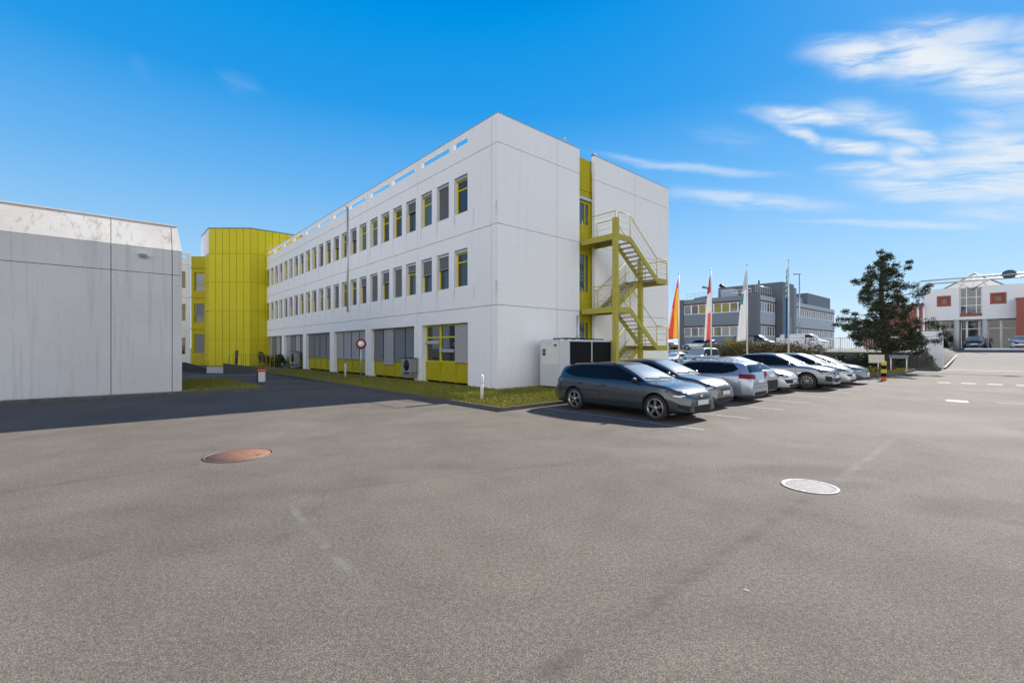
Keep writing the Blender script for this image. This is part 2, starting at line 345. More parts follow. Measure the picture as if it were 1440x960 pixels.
def boxb(x0, x1, y0, y1, z0, z1, bevel=0):
    bm = BM(); box(bm, x0, x1, y0, y1, z0, z1)
    if bevel: bmesh.ops.bevel(bm, geom=bm.edges[:], offset=bevel, segments=2, affect='EDGES', profile=.5)
    return bm
def tube(bm, p, q, r, r2=None, n=8, cap=True):
    p, q = Vector(p), Vector(q); d = (q-p)
    if d.length < 1e-6: return
    r2 = r if r2 is None else r2; d.normalize()
    e = d.cross(Vector((0, 0, 1)));
    if e.length < 1e-3: e = Vector((1, 0, 0))
    e.normalize(); f = d.cross(e)
    A = [bm.verts.new(p+(e*math.cos(2*math.pi*i/n)+f*math.sin(2*math.pi*i/n))*r) for i in range(n)]
    B = [bm.verts.new(q+(e*math.cos(2*math.pi*i/n)+f*math.sin(2*math.pi*i/n))*r2) for i in range(n)]
    for i in range(n): bm.faces.new((A[i], B[i], B[(i+1) % n], A[(i+1) % n])).smooth = True
    if cap: bm.faces.new(A); bm.faces.new(B[::-1])
def beam(bm, p, q, w, h):                # rectangular bar, h vertical-ish
    p, q = Vector(p), Vector(q); d = (q-p).normalized(); s = d.cross(Vector((0, 0, 1)))
    if s.length < 1e-3: s = Vector((1, 0, 0))
    s.normalize(); t = s.cross(d)
    vs = []
    for c in (p, q):
        for i, j in ((-1, -1), (1, -1), (1, 1), (-1, 1)): vs.append(bm.verts.new(c+s*w/2*i+t*h/2*j))
    for f in ((0, 1, 2, 3), (7, 6, 5, 4), (0, 4, 5, 1), (1, 5, 6, 2), (2, 6, 7, 3), (3, 7, 4, 0)): bm.faces.new([vs[i] for i in f])
def prism(bm, pts, z0, z1, mi=0):         # horizontal polygon extruded (counter-clockwise pts)
    A = [bm.verts.new((x, y, z0)) for x, y in pts]; B = [bm.verts.new((x, y, z1)) for x, y in pts]; n = len(pts)
    bm.faces.new(A[::-1]).material_index = mi; bm.faces.new(B).material_index = mi
    for i in range(n): bm.faces.new((A[i], A[(i+1) % n], B[(i+1) % n], B[i])).material_index = mi
def lathe(bm, prof, n=24, axis='z', c=(0, 0, 0), cap=True):
    rings = []
    for r, h in prof:
        ring = []
        for i in range(n):
            t = 2*math.pi*i/n; x, y = r*math.cos(t), r*math.sin(t)
            p = (x, y, h) if axis == 'z' else (x, h, y)
            ring.append(bm.verts.new((p[0]+c[0], p[1]+c[1], p[2]+c[2])))
        rings.append(ring)
    for k in range(len(rings)-1):
        for i in range(n):
            f = bm.faces.new((rings[k][i], rings[k][(i+1) % n], rings[k+1][(i+1) % n], rings[k+1][i])); f.smooth = True
    if cap and prof[0][0] > 1e-4: bm.faces.new(rings[0])
    if cap and prof[-1][0] > 1e-4: bm.faces.new(rings[-1][::-1])
    bmesh.ops.recalc_face_normals(bm, faces=bm.faces[:])
def facade(bm, mp, s0, s1, z0, z1, holes=(), thick=.2, g=.012, mi=0):
    """wall panel s0..s1 x z0..z1 with rectangular holes; mp(s, z, d) -> point, d = distance outward; a gap g is left all round"""
    s0 += g; s1 -= g; z0 += g; z1 -= g
    S = sorted({s0, s1, *[h[0] for h in holes], *[h[1] for h in holes]}); Z = sorted({z0, z1, *[h[2] for h in holes], *[h[3] for h in holes]})
    S = [x for x in S if s0-1e-6 <= x <= s1+1e-6]; Z = [x for x in Z if z0-1e-6 <= x <= z1+1e-6]
    cache = {}
    def V(i, j, k):
        if (i, j, k) not in cache: cache[(i, j, k)] = bm.verts.new(mp(S[i], Z[j], 0 if k == 0 else -thick))
        return cache[(i, j, k)]
    def solid(i, j):
        if not (0 <= i < len(S)-1 and 0 <= j < len(Z)-1): return False
        cx, cz = (S[i]+S[i+1])/2, (Z[j]+Z[j+1])/2
        return not any(h[0] < cx < h[1] and h[2] < cz < h[3] for h in holes)
    for i in range(len(S)-1):
        for j in range(len(Z)-1):
            if not solid(i, j): continue
            for k in (0, 1): bm.faces.new((V(i, j, k), V(i+1, j, k), V(i+1, j+1, k), V(i, j+1, k))).material_index = mi
            for (di, dj, p, q) in ((-1, 0, (i, j), (i, j+1)), (1, 0, (i+1, j), (i+1, j+1)), (0, -1, (i, j), (i+1, j)), (0, 1, (i, j+1), (i+1, j+1))):
                if not solid(i+di, j+dj): bm.faces.new((V(*p, 0), V(*q, 0), V(*q, 1), V(*p, 1))).material_index = mi
def fin(bm): bmesh.ops.recalc_face_normals(bm, faces=bm.faces[:]); return bm
def mbox(bm, mp, s0, s1, z0, z1, d0, d1, mi=0):
    vs = [bm.verts.new(mp(s, z, d)) for d in (d0, d1) for (s, z) in ((s0, z0), (s1, z0), (s1, z1), (s0, z1))]
    for f in ((0, 1, 2, 3), (7, 6, 5, 4), (0, 4, 5, 1), (1, 5, 6, 2), (2, 6, 7, 3), (3, 7, 4, 0)): bm.faces.new([vs[i] for i in f]).material_index = mi
def frame_bm(mp, s0, s1, z0, z1, w, d0, d1, bars=(), posts=()):
    bm = BM()
    mbox(bm, mp, s0, s0+w, z0, z1, d0, d1); mbox(bm, mp, s1-w, s1, z0, z1, d0, d1)
    mbox(bm, mp, s0+w, s1-w, z0, z0+w, d0, d1-.002); mbox(bm, mp, s0+w, s1-w, z1-w, z1, d0, d1-.002)
    for z in bars: mbox(bm, mp, s0+w, s1-w, z-w*.5, z+w*.5, d0, d1-.004)
    for s in posts: mbox(bm, mp, s-w*.5, s+w*.5, z0+w, z1-w, d0, d1-.006)
    return fin(bm)
def pane_bm(mp, s0, s1, z0, z1, d): bm = BM(); mbox(bm, mp, s0, s1, z0, z1, d-.012, d); return fin(bm)
def slats_bm(mp, s0, s1, z0, z1, d, pitch=.07, rail=True):
    bm = BM(); n = max(2, int((z1-z0)/pitch)); P = []
    for i in range(n):
        za = z0+(z1-z0)*i/n; zb = z0+(z1-z0)*(i+.82)/n
        P += [(za, d+.018), (zb, d-.010)]
    P.append((z1, d+.018))
    A = [bm.verts.new(mp(s0, z, q)) for z, q in P]; B = [bm.verts.new(mp(s1, z, q)) for z, q in P]
    for i in range(len(P)-1): bm.faces.new((A[i], B[i], B[i+1], A[i+1]))
    if rail: mbox(bm, mp, s0, s1, z0-.07, z0, d-.01, d+.04)
    return fin(bm)

# ------------------------------------------------------------------ ground
def sm(x): x = max(0, min(1, x)); return x*x*(3-2*x)
def H(a, b):
    plateau = 0 if a < 39.45 else 1.42+.38*sm((a-39.5)/18)
    ramp = 1.78*sm((a-40.5)/21)
    t = max(0, min(1, (b-9.6)/.8))
    return plateau*(1-t)+ramp*t
def ground():
    A = [-900, -300, -100, -40, -20, -10, 0, 10, 20, 30, 38, 39.4, 39.5]+[40+i for i in range(24)]+[66, 70, 80, 100, 140, 250, 600, 1500, 3500]
    B = [-3500, -1200, -400, -150, -80, -50, -30, -20, -10, -5, 0, 5, 9, 9.6, 9.8, 10, 10.2, 10.4, 12, 15, 20, 30, 60, 150, 500, 1500, 3500]
    bm = BM(); V = [[bm.verts.new(G(a, b, H(a, b))) for b in B] for a in A]
    for i in range(len(A)-1):
        for j in range(len(B)-1): bm.faces.new((V[i][j], V[i][j+1], V[i+1][j+1], V[i+1][j]))
    bmesh.ops.recalc_face_normals(bm, faces=bm.faces[:])
    for f in bm.faces:
        if f.normal.z < 0: f.normal_flip()
    tag(obj('ground', bm, M['asphalt']), kind='structure')
ground()
def sheet(name, poly, z, m, kind='structure', th=.0, **k):
    bm = BM(); pts = [G(a, b, z) for a, b in poly]
    if th:
        lo = [bm.verts.new((p.x, p.y, p.z-th)) for p in pts]; hi = [bm.verts.new(p) for p in pts]; n = len(pts)
        bm.faces.new(hi); bm.faces.new(lo[::-1])
        for i in range(n): bm.faces.new((lo[i], lo[(i+1) % n], hi[(i+1) % n], hi[i]))
        fin(bm)
    else:
        f = bm.faces.new([bm.verts.new(p) for p in pts]); f.normal_update()
        if f.normal.z < 0: f.normal_flip()
    o = obj(name, bm, m); return tag(o, kind=kind, **k)
def kerb(path, w=.06, top=.06, name='kerb'):
    bm = BM()
    for (p, q) in zip(path[:-1], path[1:]):
        P, Q = G(*p), G(*q); P.z = (top-.06)+H(*p); Q.z = (top-.06)+H(*q); d = (Q-P).normalized()
        beam(bm, P-d*w*.48, Q+d*w*.48, w, .24)
    tag(obj(name, bm, M['kerb']), kind='structure')
def blades(name, regions, n, hgt=.07, wid=.014, zb=.06, seed=1, m='blade'):
    rnd = random.Random(seed); vs = []; fs = []
    tot = sum(r[4] for r in regions)
    for (a0, a1, b0, b1, wt) in regions:
        for _ in range(int(n*wt/tot)):
            p = G(rnd.uniform(a0, a1), rnd.uniform(b0, b1), zb); t = rnd.uniform(0, 6.283); h = hgt*rnd.uniform(.5, 1.4)
            c, s = math.cos(t)*wid, math.sin(t)*wid; lx, ly = rnd.gauss(0, h*.5), rnd.gauss(0, h*.5)
            k = len(vs); vs += [(p.x-c, p.y-s, p.z), (p.x+c, p.y+s, p.z), (p.x+lx, p.y+ly, p.z+h)]; fs.append((k, k+1, k+2))
    me = bpy.data.meshes.new(name); me.from_pydata(vs, [], fs); return tag(obj(name, me, M[m]), kind='stuff')
# lawn round the long building's corner, and the strip along its left side
sheet('lawn', [(-4, 5), (20, 5), (20, -.0), (0, 0), (0, -37), (-4, -37)], .06, M['grass_base'], th=.1)
kerb([(20, 5.06), (-4.06, 5.06), (-4.06, -37)], top=.055)
blades('grass', [(-3.95, 3.5, .1, 4.95, 10), (3.5, 8, .1, 4.95, 2), (-3.95, -.05, -10, .1, 6), (-3.95, -.05, -25, -10, 3)], 52000)
sheet('lawn', [(-7.3, -7.2), (-7.3, -16), (-7.9, -20.5), (-14, -20.5), (-10.5, -7.2)], .06, M['grass_base'], th=.1)
kerb([(-10.6, -7.18), (-7.3, -7.18)], top=.07)
blades('grass', [(-10.3, -7.4, -16, -7.25, 3)], 9000, zb=.06, seed=3)
sheet('island', [(23.4, 8), (23.6, 7), (24.4, 6.4), (36.5, 6.4), (37, 7), (36.8, 8.6), (36.0, 9.3), (24.4, 9.4), (23.6, 9)], .12, M['grass_base'], th=.12)
kerb([(23.4, 8), (23.6, 7), (24.4, 6.4), (36.5, 6.4), (37, 7), (36.8, 8.6), (36.0, 9.35), (24.4, 9.45), (23.6, 9), (23.4, 8)], top=.13)
blades('grass', [(24.2, 36.5, 6.6, 9.2, 3)], 9000, hgt=.12, wid=.025, zb=.12, seed=5)
kerb([(36.9, 8.6), (39, 9.6), (42, 10.6), (62, 10.6)], w=.15, top=.10)
sheet('pavement', [(24, 5.9), (38.6, 5.9), (38.6, 4.0), (24, 4.0)], .06, M['raw_concrete'], th=.06)
# painted markings
k = 0
for k in range(9):
    a = -2.6+2.53*k; j = .03*((k*7) % 3)
    o = sheet('stall_line', [(a-.05, 5.3), (a+.05, 5.3), (a+.05, 10.4+j), (a-.05, 10.4+j)], .004, M['paint'])
for (b0, b1) in ((12.1, 12.6), (13.0, 13.55), (13.95, 14.5), (14.95, 15.6), (16.1, 16.8)):
    a0 = 20.7+(b0-12)*.1; sheet('give_way_mark', [(a0, b0), (a0+.5, b0), (a0+.5, b1), (a0, b1)], .004, M['paint'])
p = [px2ab(*q) for q in ((1329, 561.6), (1332, 564.2), (1363, 566.2), (1360, 563.4))]
sheet('lane_mark', p, .004, M['paint'])
sheet('lane_mark', [(9.9, 14.6), (10.0, 14.6), (10.0, 18), (9.9, 18)], .004, M['paint'])
for (x, y) in ((1045, 829),):
    a, b = px2ab(x, y); sheet('paint_fleck', [(a, b), (a+.03, b+.004), (a+.02, b+.05), (a-.004, b+.035)], .004, M['paint'])
# drain line across the ramp foot
bm = BM(); box(bm, 40.6, 40.85, -26, -9.7, .002, .008); o = obj('drain_channel', bm, M['plastic']); o.location = C0; o.rotation_euler = (0, 0, GRID); tag(o, kind='structure')
# bright paved strip in front of the white building
bm = BM(); box(bm, 58.5, 60.2, -30, -10.8, 1.5, 1.86); o = obj('pavement_strip', bm, M['white']); o.location = C0; o.rotation_euler = (0, 0, GRID); tag(o, kind='structure')
# gravel by the left building
def gravel():
    rnd = random.Random(4); vs = []; fs = []
    for _ in range(2600):
        a = rnd.uniform(-24, -9.6); b = rnd.uniform(-8.1, -7.3); p = G(a, b, .02+rnd.uniform(0, .05)); r = rnd.uniform(.018, .05)
        q = Matrix.Rotation(rnd.uniform(0, 6), 3, 'Z'); k = len(vs)
        for c in ((1, 0, 0), (-1, 0, 0), (0, 1, 0), (0, -1, 0), (0, 0, .7), (0, 0, -.7)): vs.append(p+(q @ Vector(c))*r*rnd.uniform(.7, 1.2))
        for f in ((0, 2, 4), (2, 1, 4), (1, 3, 4), (3, 0, 4), (2, 0, 5), (1, 2, 5), (3, 1, 5), (0, 3, 5)): fs.append(tuple(k+i for i in f))
    me = bpy.data.meshes.new('gravel'); me.from_pydata(vs, [], fs); tag(obj('gravel', me, M['stone']), kind='stuff')
gravel()
kerb([(-26, -7.25), (-9.9, -7.25)], w=.08, top=.05)

# ------------------------------------------------------------------ long white office building
Z = [.13, 3.75, 7.30, 10.83, 12.1]
def long_building():
    root = thing('office_building', 0, 0, 0, label='long three-storey white concrete office building with yellow window frames and roof slots', cat='building')
    LEFT = lambda s, z, d: Vector((-d, s, z)); END = lambda s, z, d: Vector((s, -d, z))
    D = 38.84; W = 14.32
    bays = [.44+6.4*i for i in range(7)]
    bm = BM()
    facade(bm, LEFT, -.012, .44, Z[0]-.2, Z[1], g=.010); facade(bm, LEFT, -.012, .44, Z[1], Z[2], g=.010); facade(bm, LEFT, -.012, .44, Z[2], Z[3], g=.010); facade(bm, LEFT, -.012, .44, Z[3], Z[4], g=.010)
    wins = []; shops = []
    for i in range(6):
        s0, s1 = bays[i], bays[i+1]; ks = range(1, 4) if i == 0 else range(4)
        for (za, zb, zc, zd) in ((Z[1], Z[2], 4.80, 6.60), (Z[2], Z[3], 8.32, 10.12)):
            hs = [(s0+.2+1.58*k, s0+1.32+1.58*k, zc, zd) for k in ks]; wins += [(h, i, k, za > 5) for h, k in zip(hs, ks)]
            facade(bm, LEFT, s0, s1, za, zb, hs, thick=.28)
        sl = [(s0+.35, s0+2.95, 11.55, 11.90), (s0+3.3, s0+5.98, 11.55, 11.90)]
        if i == 0: sl[0] = (s0+1.78, s0+2.95, 11.55, 11.90)
        facade(bm, LEFT, s0, s1, Z[3], Z[4], sl, thick=.16)
        oa = s0+(1.76 if i == 0 else .38); h = (oa, s0+5.96, Z[0]-.1, 3.07); shops.append((h, i))
        facade(bm, LEFT, s0, s1, Z[0]-.1, Z[1], [(h[0], h[1], Z[0]-.1+.012, 3.07)], thick=.38)
    # end facade (two leaves either side of the yellow door strip)
    for (s0, s1) in ((.010, 3.79), (3.79, 5.49), (6.72, 10.49), (10.49, W)):
        for k in range(4):
            z1 = Z[k+1]-(.0 if s0 < 6 else .0); facade(bm, END, s0, s1, Z[k]-(.2 if k == 0 else 0), z1, thick=.2, g=.010)
    # back faces of the block
    RIGHT = lambda s, z, d: Vector((W+d, s, z)); BACK = lambda s, z, d: Vector((s, D+d, z))
    facade(bm, RIGHT, .2, D, 0, Z[4]); facade(bm, BACK, .3, W-.2, 0, Z[4])
    obj('wall', fin(bm), M['facade_white'], root)
    # core behind the panels: dark in the joints, roof slab
    bm = BM(); mbox(bm, LEFT, .2, D-.1, Z[1]+.05, 4.7, -.27, -.05); mbox(bm, LEFT, .2, D-.1, 6.7, 8.2, -.27, -.05); mbox(bm, LEFT, .2, D-.1, 10.2, 11.3, -.27, -.05); mbox(bm, LEFT, .2, D-.1, 3.1, 3.7, -.27, -.05)
    mbox(bm, LEFT, .1, .9, 0, 11.9, -.27, -.05)
    for x0, x1 in ((.1, 5.40), (6.80, W-.1)): mbox(bm, END, x0, x1, 0, 11.9, -.27, -.05)
    for i in range(6): mbox(bm, LEFT, bays[i+1]-.3, bays[i+1]+.25, 0, 3.5, -.30, -.05); mbox(bm, LEFT, bays[i+1]-.12, bays[i+1]+.12, 3.5, 12.0, -.15, -.02)
    for i in (0, ): mbox(bm, LEFT, .5, bays[i]+1.6, 0, 3.5, -.30, -.05)
    for za in (4.6, 8.1):
        for i in range(6): mbox(bm, LEFT, bays[i+1]-.2, bays[i+1]+.15, za, za+2.2, -.27, -.05)
    obj('joint_backing', fin(bm), M['dark_gap'], root)
    bm = BM(); box(bm, .18, W-.22, .3, D-.1, 11.1, 11.3); obj('roof', bm, M['roof'], root)
    bm = BM(); box(bm, .32, W-.3, .34, D-.12, 10.0, 11.0); box(bm, .9, W-.3, .9, D-.12, .1, 10.0); obj('interior_core', bm, M['dark_gap'], root)
    # upper windows
    rnd = random.Random(11)
    for (h, i, k, upper) in wins:
        s0, s1, z0, z1 = h
        zt = z1-.08; bl = None
        if (i, k) in ((0, 2), (0, 3), (1, 2)) and not upper: bl = .38+.1*k
        elif upper and (i, k) == (1, 0): bl = .45
        elif (not upper) and (i, k) in ((1, 1), (1, 3), (2, 3)): bl = 1.75
        elif rnd.random() < (.28 if upper else .42): bl = rnd.choice((.3, .45, .6, 1.75))
        fr = obj('window', frame_bm(LEFT, s0+.005, s1-.005, z0+.005, z1-.12, .07, -.26, -.20, bars=(z0+1.22,)), M['yellow'], root)
        obj('pane', pane_bm(LEFT, s0+.06, s1-.06, z0+.06, z1-.16, -.235), M['blue_glass' if rnd.random() < .3 else 'glass'], fr)
        bm = BM(); mbox(bm, LEFT, s0+.01, s1-.01, z1-.13, z1-.005, -.25, -.10); obj('blind_box', fin(bm), M['alu'], fr)
        bm = BM(); mbox(bm, LEFT, s0+.004, s1-.004, z0+.002, z0+.03, -.27, -.01); obj('sill', fin(bm), M['alu'], fr)
        if bl: obj('blind', slats_bm(LEFT, s0+.05, s1-.05, z1-.13-bl+(0 if bl < 1 else .18), z1-.13, -.16, .06), M['blind'], fr)
    # ground floor glazing with yellow spandrels
    for (h, i) in shops:
        s0, s1 = h[0]+.01, h[1]-.01; n = 3 if i == 0 else 4; w = (s1-s0)/n
        for q in range(n):
            a0, a1 = s0+q*w, s0+(q+1)*w
            bars = (2.42,) if i == 0 else ()
            fr = obj('ground_window', frame_bm(LEFT, a0+.002, a1-.002, 1.13, 3.06, .07, -.36, -.28, bars=bars), M['yellow'], root)
            obj('pane', pane_bm(LEFT, a0+.06, a1-.06, 1.18, 3.0, -.335), M['glass'], fr)
            bm = BM(); mbox(bm, LEFT, a0+.035, a1-.035, .15, 1.125, -.36, -.30); mbox(bm, LEFT, a0+.002, a0+.033, .12, 1.125, -.36, -.25); mbox(bm, LEFT, a1-.033, a1-.002, .12, 1.125, -.36, -.25)
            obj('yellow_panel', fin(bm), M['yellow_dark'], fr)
            if i == 0 and q == 0: b0, m_, d = 1.22, 'blind_pale', -.20
            elif i == 0: b0, m_ = None, None
            else: b0, m_, d = (.92 if (i, q) == (1, 2) else 1.15), ('blind_pale' if (i, q) in ((1, 2),) or (i == 2) or (i > 3 and q % 2) else 'blind'), -.22
            if b0: obj('blind', slats_bm(LEFT, a0+.05, a1-.05, b0, 3.03, d, .075), M[m_], fr)
            else:
                bm = BM(); zz = 1.65 if q == 1 else 2.08; mbox(bm, LEFT, a0+.03, a1-.06, zz, zz+.16, -.26, -.17); obj('blind', fin(bm), M['alu'], fr)
    # yellow door strip on the end facade
    st = BM(); rec = -.28
    mbox(st, END, 5.42, 6.79, 10.2, 11.88, rec-.1, rec); mbox(st, END, 5.42, 6.79, 9.65, 10.18, rec-.1, rec-.01)
    for z in (.15, 3.86, 7.42):
        top = (3.3, 6.9, 9.6)[[.15, 3.86, 7.42].index(z)]
        mbox(st, END, 5.42, 6.79, top+.0, (3.84, 7.40, 9.63)[[.15, 3.86, 7.42].index(z)], rec-.1, rec-.005)
        mbox(st, END, 5.42, 5.62, z, top, rec-.1, rec); mbox(st, END, 6.55, 6.79, z, top, rec-.1, rec)
        mbox(st, END, 5.62, 6.55, z, z+1.0, rec-.08, rec-.03)
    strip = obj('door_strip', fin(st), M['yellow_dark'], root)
    for z, top in ((.15, 3.3), (3.86, 6.9), (7.42, 9.6)):
        o = obj('door_pane', pane_bm(END, 5.62, 6.55, z+1.0, top, rec-.05), M['blue_glass'], strip)
        bm = BM(); mbox(bm, END, 6.22, 6.30, z+1.0, top, rec-.045, rec-.02); mbox(bm, END, 5.62, 6.55, top-.09, top-.001, rec-.045, rec-.01); obj('door_frame', fin(bm), M['yellow_dark'], strip)
    bm = BM(); mbox(bm, END, 5.53, 6.68, 9.66, 9.80, rec, rec+.12); obj('awning_box', fin(bm), M['alu'], root)
    # rain pipe on the left facade
    bm = BM(); tube(bm, LEFT(16.4, 11.7, .08), LEFT(16.4, 4.4, .08), .05); tube(bm, LEFT(16.4, 11.7, .08), LEFT(16.4, 11.85, .25), .05); tube(bm, LEFT(16.3, 4.5, .08), LEFT(15.9, 4.62, .35), .03); obj('downpipe', bm, M['alu'], root)
    # pipes beside the door strip
    bm = BM(); tube(bm, END(5.25, 3.5, .05), END(5.25, 1.9, .05), .03); tube(bm, END(5.25, 3.5, .05), END(5.5, 3.5, .05), .03); obj('pipe', bm, M['alu'], root)
    # coping
    bm = BM(); box(bm, -.008, 5.48, -.008, .215, 12.101, 12.125); box(bm, 6.73, W-.002, -.008, .215, 12.101, 12.125); box(bm, -.008, .17, .22, D, 12.101, 12.125); obj('coping', bm, M['grey3'], root)
long_building()
# roof equipment
t = thing('roof_antenna', 4.95, -.6, 11.3, label='small antenna mast on the roof edge left of the yellow strip', cat='antenna')
bm = BM(); tube(bm, (0, 0, 0), (0, 0, 1.35), .025); obj('mast', bm, M['grey2'], t)
obj('head', boxb(-.06, .10, -.06, .06, 1.2, 1.42, .02), M['grey3'], t)
t = thing('roof_floodlight', 7.1, -.35, 11.3, label='small grey lamp head above the parapet right of the yellow strip', cat='lamp')
bm = BM(); tube(bm, (0, 0, 0), (0, 0, 1.0), .025); obj('mast', bm, M['alu'], t)
obj('head', boxb(-.12, .12, -.1, .1, .92, 1.1, .03), M['grey2'], t)

# ------------------------------------------------------------------ left concrete hall
def left_hall():
    root = thing('concrete_hall', -10.35, -8.2, 0, label='low windowless pale concrete hall with a sunlit sloped top edge', cat='building')
    F = lambda s, z, d: Vector((-s, -d, z))
    bm = BM()
    js = [.0, .34, 2.24, 8.6, 15, 22]
    for i in range(len(js)-1):
        facade(bm, F, js[i], js[i+1], .05, 4.88, g=.011, thick=.2); facade(bm, F, js[i], js[i+1], 4.88, 5.9, g=.011, thick=.2)
    box(bm, -22, -.012, .2, 12, 0, 5.85); obj('wall', fin(bm), M['concrete'], root)
    bm = BM()
    for i in range(len(js)-1):
        x0, x1 = -js[i+1]+.011, -js[i]-.011
        A = [(x0, .0, 5.9), (x1, .0, 5.9), (x1-(.0 if i else .12), .5, 6.98), (x0, .5, 6.98)]
        B = [(p[0], p[1]+.3, p[2]-.05) for p in A]
        v = [bm.verts.new(p) for p in A+B]
        for f in ((0, 1, 2, 3), (7, 6, 5, 4), (0, 4, 5, 1), (1, 5, 6, 2), (2, 6, 7, 3), (3, 7, 4, 0)): bm.faces.new([v[q] for q in f])
    obj('sloped_fascia', fin(bm), M['slope_concrete'], root)
    bm = BM(); box(bm, -22, -.1, .47, .62, 6.99, 7.05); box(bm, -22, -.1, .62, 11.9, 6.9, 6.98); obj('roof', bm, M['alu'], root)
    bm = BM(); box(bm, -21.9, -.05, .05, .19, .1, 5.8); obj('joint_backing', bm, M['dark_gap'], root)
left_hall()
t = thing('wall_light', -11.62, -8.2, 5.42, label='small box light fixed high on the pale concrete hall', cat='lamp')
obj('housing', boxb(-.14, .14, -.24, -.02, .09, .19, .02), M['plastic_grey'], t)
bm = BM(); box(bm, -.11, .11, -.21, -.05, .07, .089); obj('lens', bm, M['greycab'], t)

# ------------------------------------------------------------------ yellow tower and the wing behind
def tower():
    YF = 47.4; z0, z1 = 0, 14.3
    P = [Vector((-31.6, YF, 0)), Vector((-27.25, YF, 0))]
    P.append(P[1]+U*7.0); P.append(P[2]+Vector((-U.y, U.x, 0))*5); P.append(P[0]-NB*5+U*1.0); P.append(P[0]-NB*5.0)
    P = [P[0], P[1], P[2], P[3], P[5]]
    base = Vector((-29.4, YF+3, 0)); root = empty('stair_tower', base, label='tall yellow panelled stair tower with chamfered corner at the end of the lane', cat='tower')
    Q = [p-base for p in P]; lev = [0, 3.6, 6.85, 9.95, 13.0-.25, z1]
    lev = [0, 2.75, 5.75, 8.75, 11.7, z1]; Gp = .02
    bm = BM(); bw = BM()
    for i in range(len(Q)):
        p, q = Q[i], Q[(i+1) % len(Q)]; L_ = (q-p).length; d = (q-p).normalized(); nrm = Vector((d.y, -d.x, 0))
        n = max(1, round(L_/.72)); mp = lambda s, z, o, p=p, d=d, nrm=nrm: p+d*s+nrm*o+Vector((0, 0, z))
        tgt = bw if i == 4 else bm
        for k in range(n):
            for a, b in zip(lev[:-1], lev[1:]):
                tgt = bw if (i == 4 and a > 11) else bm
                facade(tgt, mp, L_*k/n, L_*(k+1)/n, a, b, g=.022, thick=.08)
    obj('panel_cladding', fin(bm), M['yellow'], root); obj('side_cladding', fin(bw), M['white_wall'], root)
    cen = sum(Q, Vector())/len(Q)
    bm = BM(); prism(bm, [(cen.x+(q.x-cen.x)*.985, cen.y+(q.y-cen.y)*.985) for q in Q], 0, z1-.05); fin(bm); obj('core', bm, M['yellow_dark'], root)
    bm = BM(); prism(bm, [(cen.x+(q.x-cen.x)*1.006, cen.y+(q.y-cen.y)*1.006) for q in Q], z1, z1+.10); fin(bm); obj('roof', bm, M['grey2'], root)
    # glazed yellow link strips either side
    for (xa, xb, y, lab, wx0, wx1) in ((-34.75, -31.7, 49.3, 'left', .10, .86), (-28.2, -26.62, 49.0, 'right', .12, .9)):
        r = empty('glazed_link', (xa, y, 0), label='narrow yellow glazed link %s of the yellow tower' % lab, cat='building', group='yellow links beside the tower')
        w = xb-xa; mp = lambda s, z, o: Vector((s, -o, z)); bm = BM(); hs = []
        for zc in (1.3, 4.6, 8.0): hs.append((w*wx0, w*wx1, zc, zc+2.05))
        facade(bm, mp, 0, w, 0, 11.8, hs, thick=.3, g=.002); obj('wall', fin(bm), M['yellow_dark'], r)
        for h in hs:
            fr = obj('window', frame_bm(mp, h[0], h[1], h[2], h[3], .09, -.2, -.1, bars=(h[2]+.75,), posts=((h[0]+h[1])/2+.3,) if lab == 'left' and h[2] > 7 else ()), M['yellow_dark'], r)
            low = h[2] < 7 and lab == 'left'
            obj('pane', pane_bm(mp, h[0]+.08, h[1]-.08, h[2]+.08, h[3]-.08, -.16), M['blue_glass'] if not low else M['glass'], fr)
            if low: obj('blind', slats_bm(mp, h[0]+.1, h[1]-.1, h[2]+(.1 if h[2] < 4 else .8), h[3], -.09, .09), M['blind'], fr)
        for z in (3.9, 7.3, 10.5):
            bm = BM(); box(bm, 0, w, -.12, -.003, z, z+.12); obj('canopy', bm, M['yellow_dark'], r)
tower()
def far_wing():
    r = empty('office_wing', G(0, 0, 0), label='white wing glimpsed between the concrete hall and the yellow link', cat='building')
    r.location = (-34.8, 49.3, 0); r.rotation_euler = (0, 0, GRID)
    mp = lambda s, z, o: Vector((-s, -o, z)); bm = BM(); hs = {0: (1.2, 3.0), 1: (4.8, 6.6), 2: (8.3, 10.1)}
    for k in range(3): facade(bm, mp, 0, 4.6, Z[k], Z[k+1], [(s, s+.9, *hs[k]) for s in (.45, 1.9, 3.3)], thick=.25)
    facade(bm, mp, 0, 4.6, Z[3], Z[4], [(.4, 2.4, 11.55, 11.9)], thick=.16); box(bm, -4.6, -.05, .4, 9, 0, 11.2)
    obj('wall', fin(bm), M['white_wall'], r)
    for k in range(3):
        for s in (.45, 1.9, 3.3):
            fr = obj('window', frame_bm(mp, s, s+.9, *hs[k], .07, -.22, -.15), M['yellow_dark'], r); obj('pane', pane_bm(mp, s+.05, s+.85, hs[k][0]+.05, hs[k][1]-.05, -.19), M['glass'], fr)
far_wing()
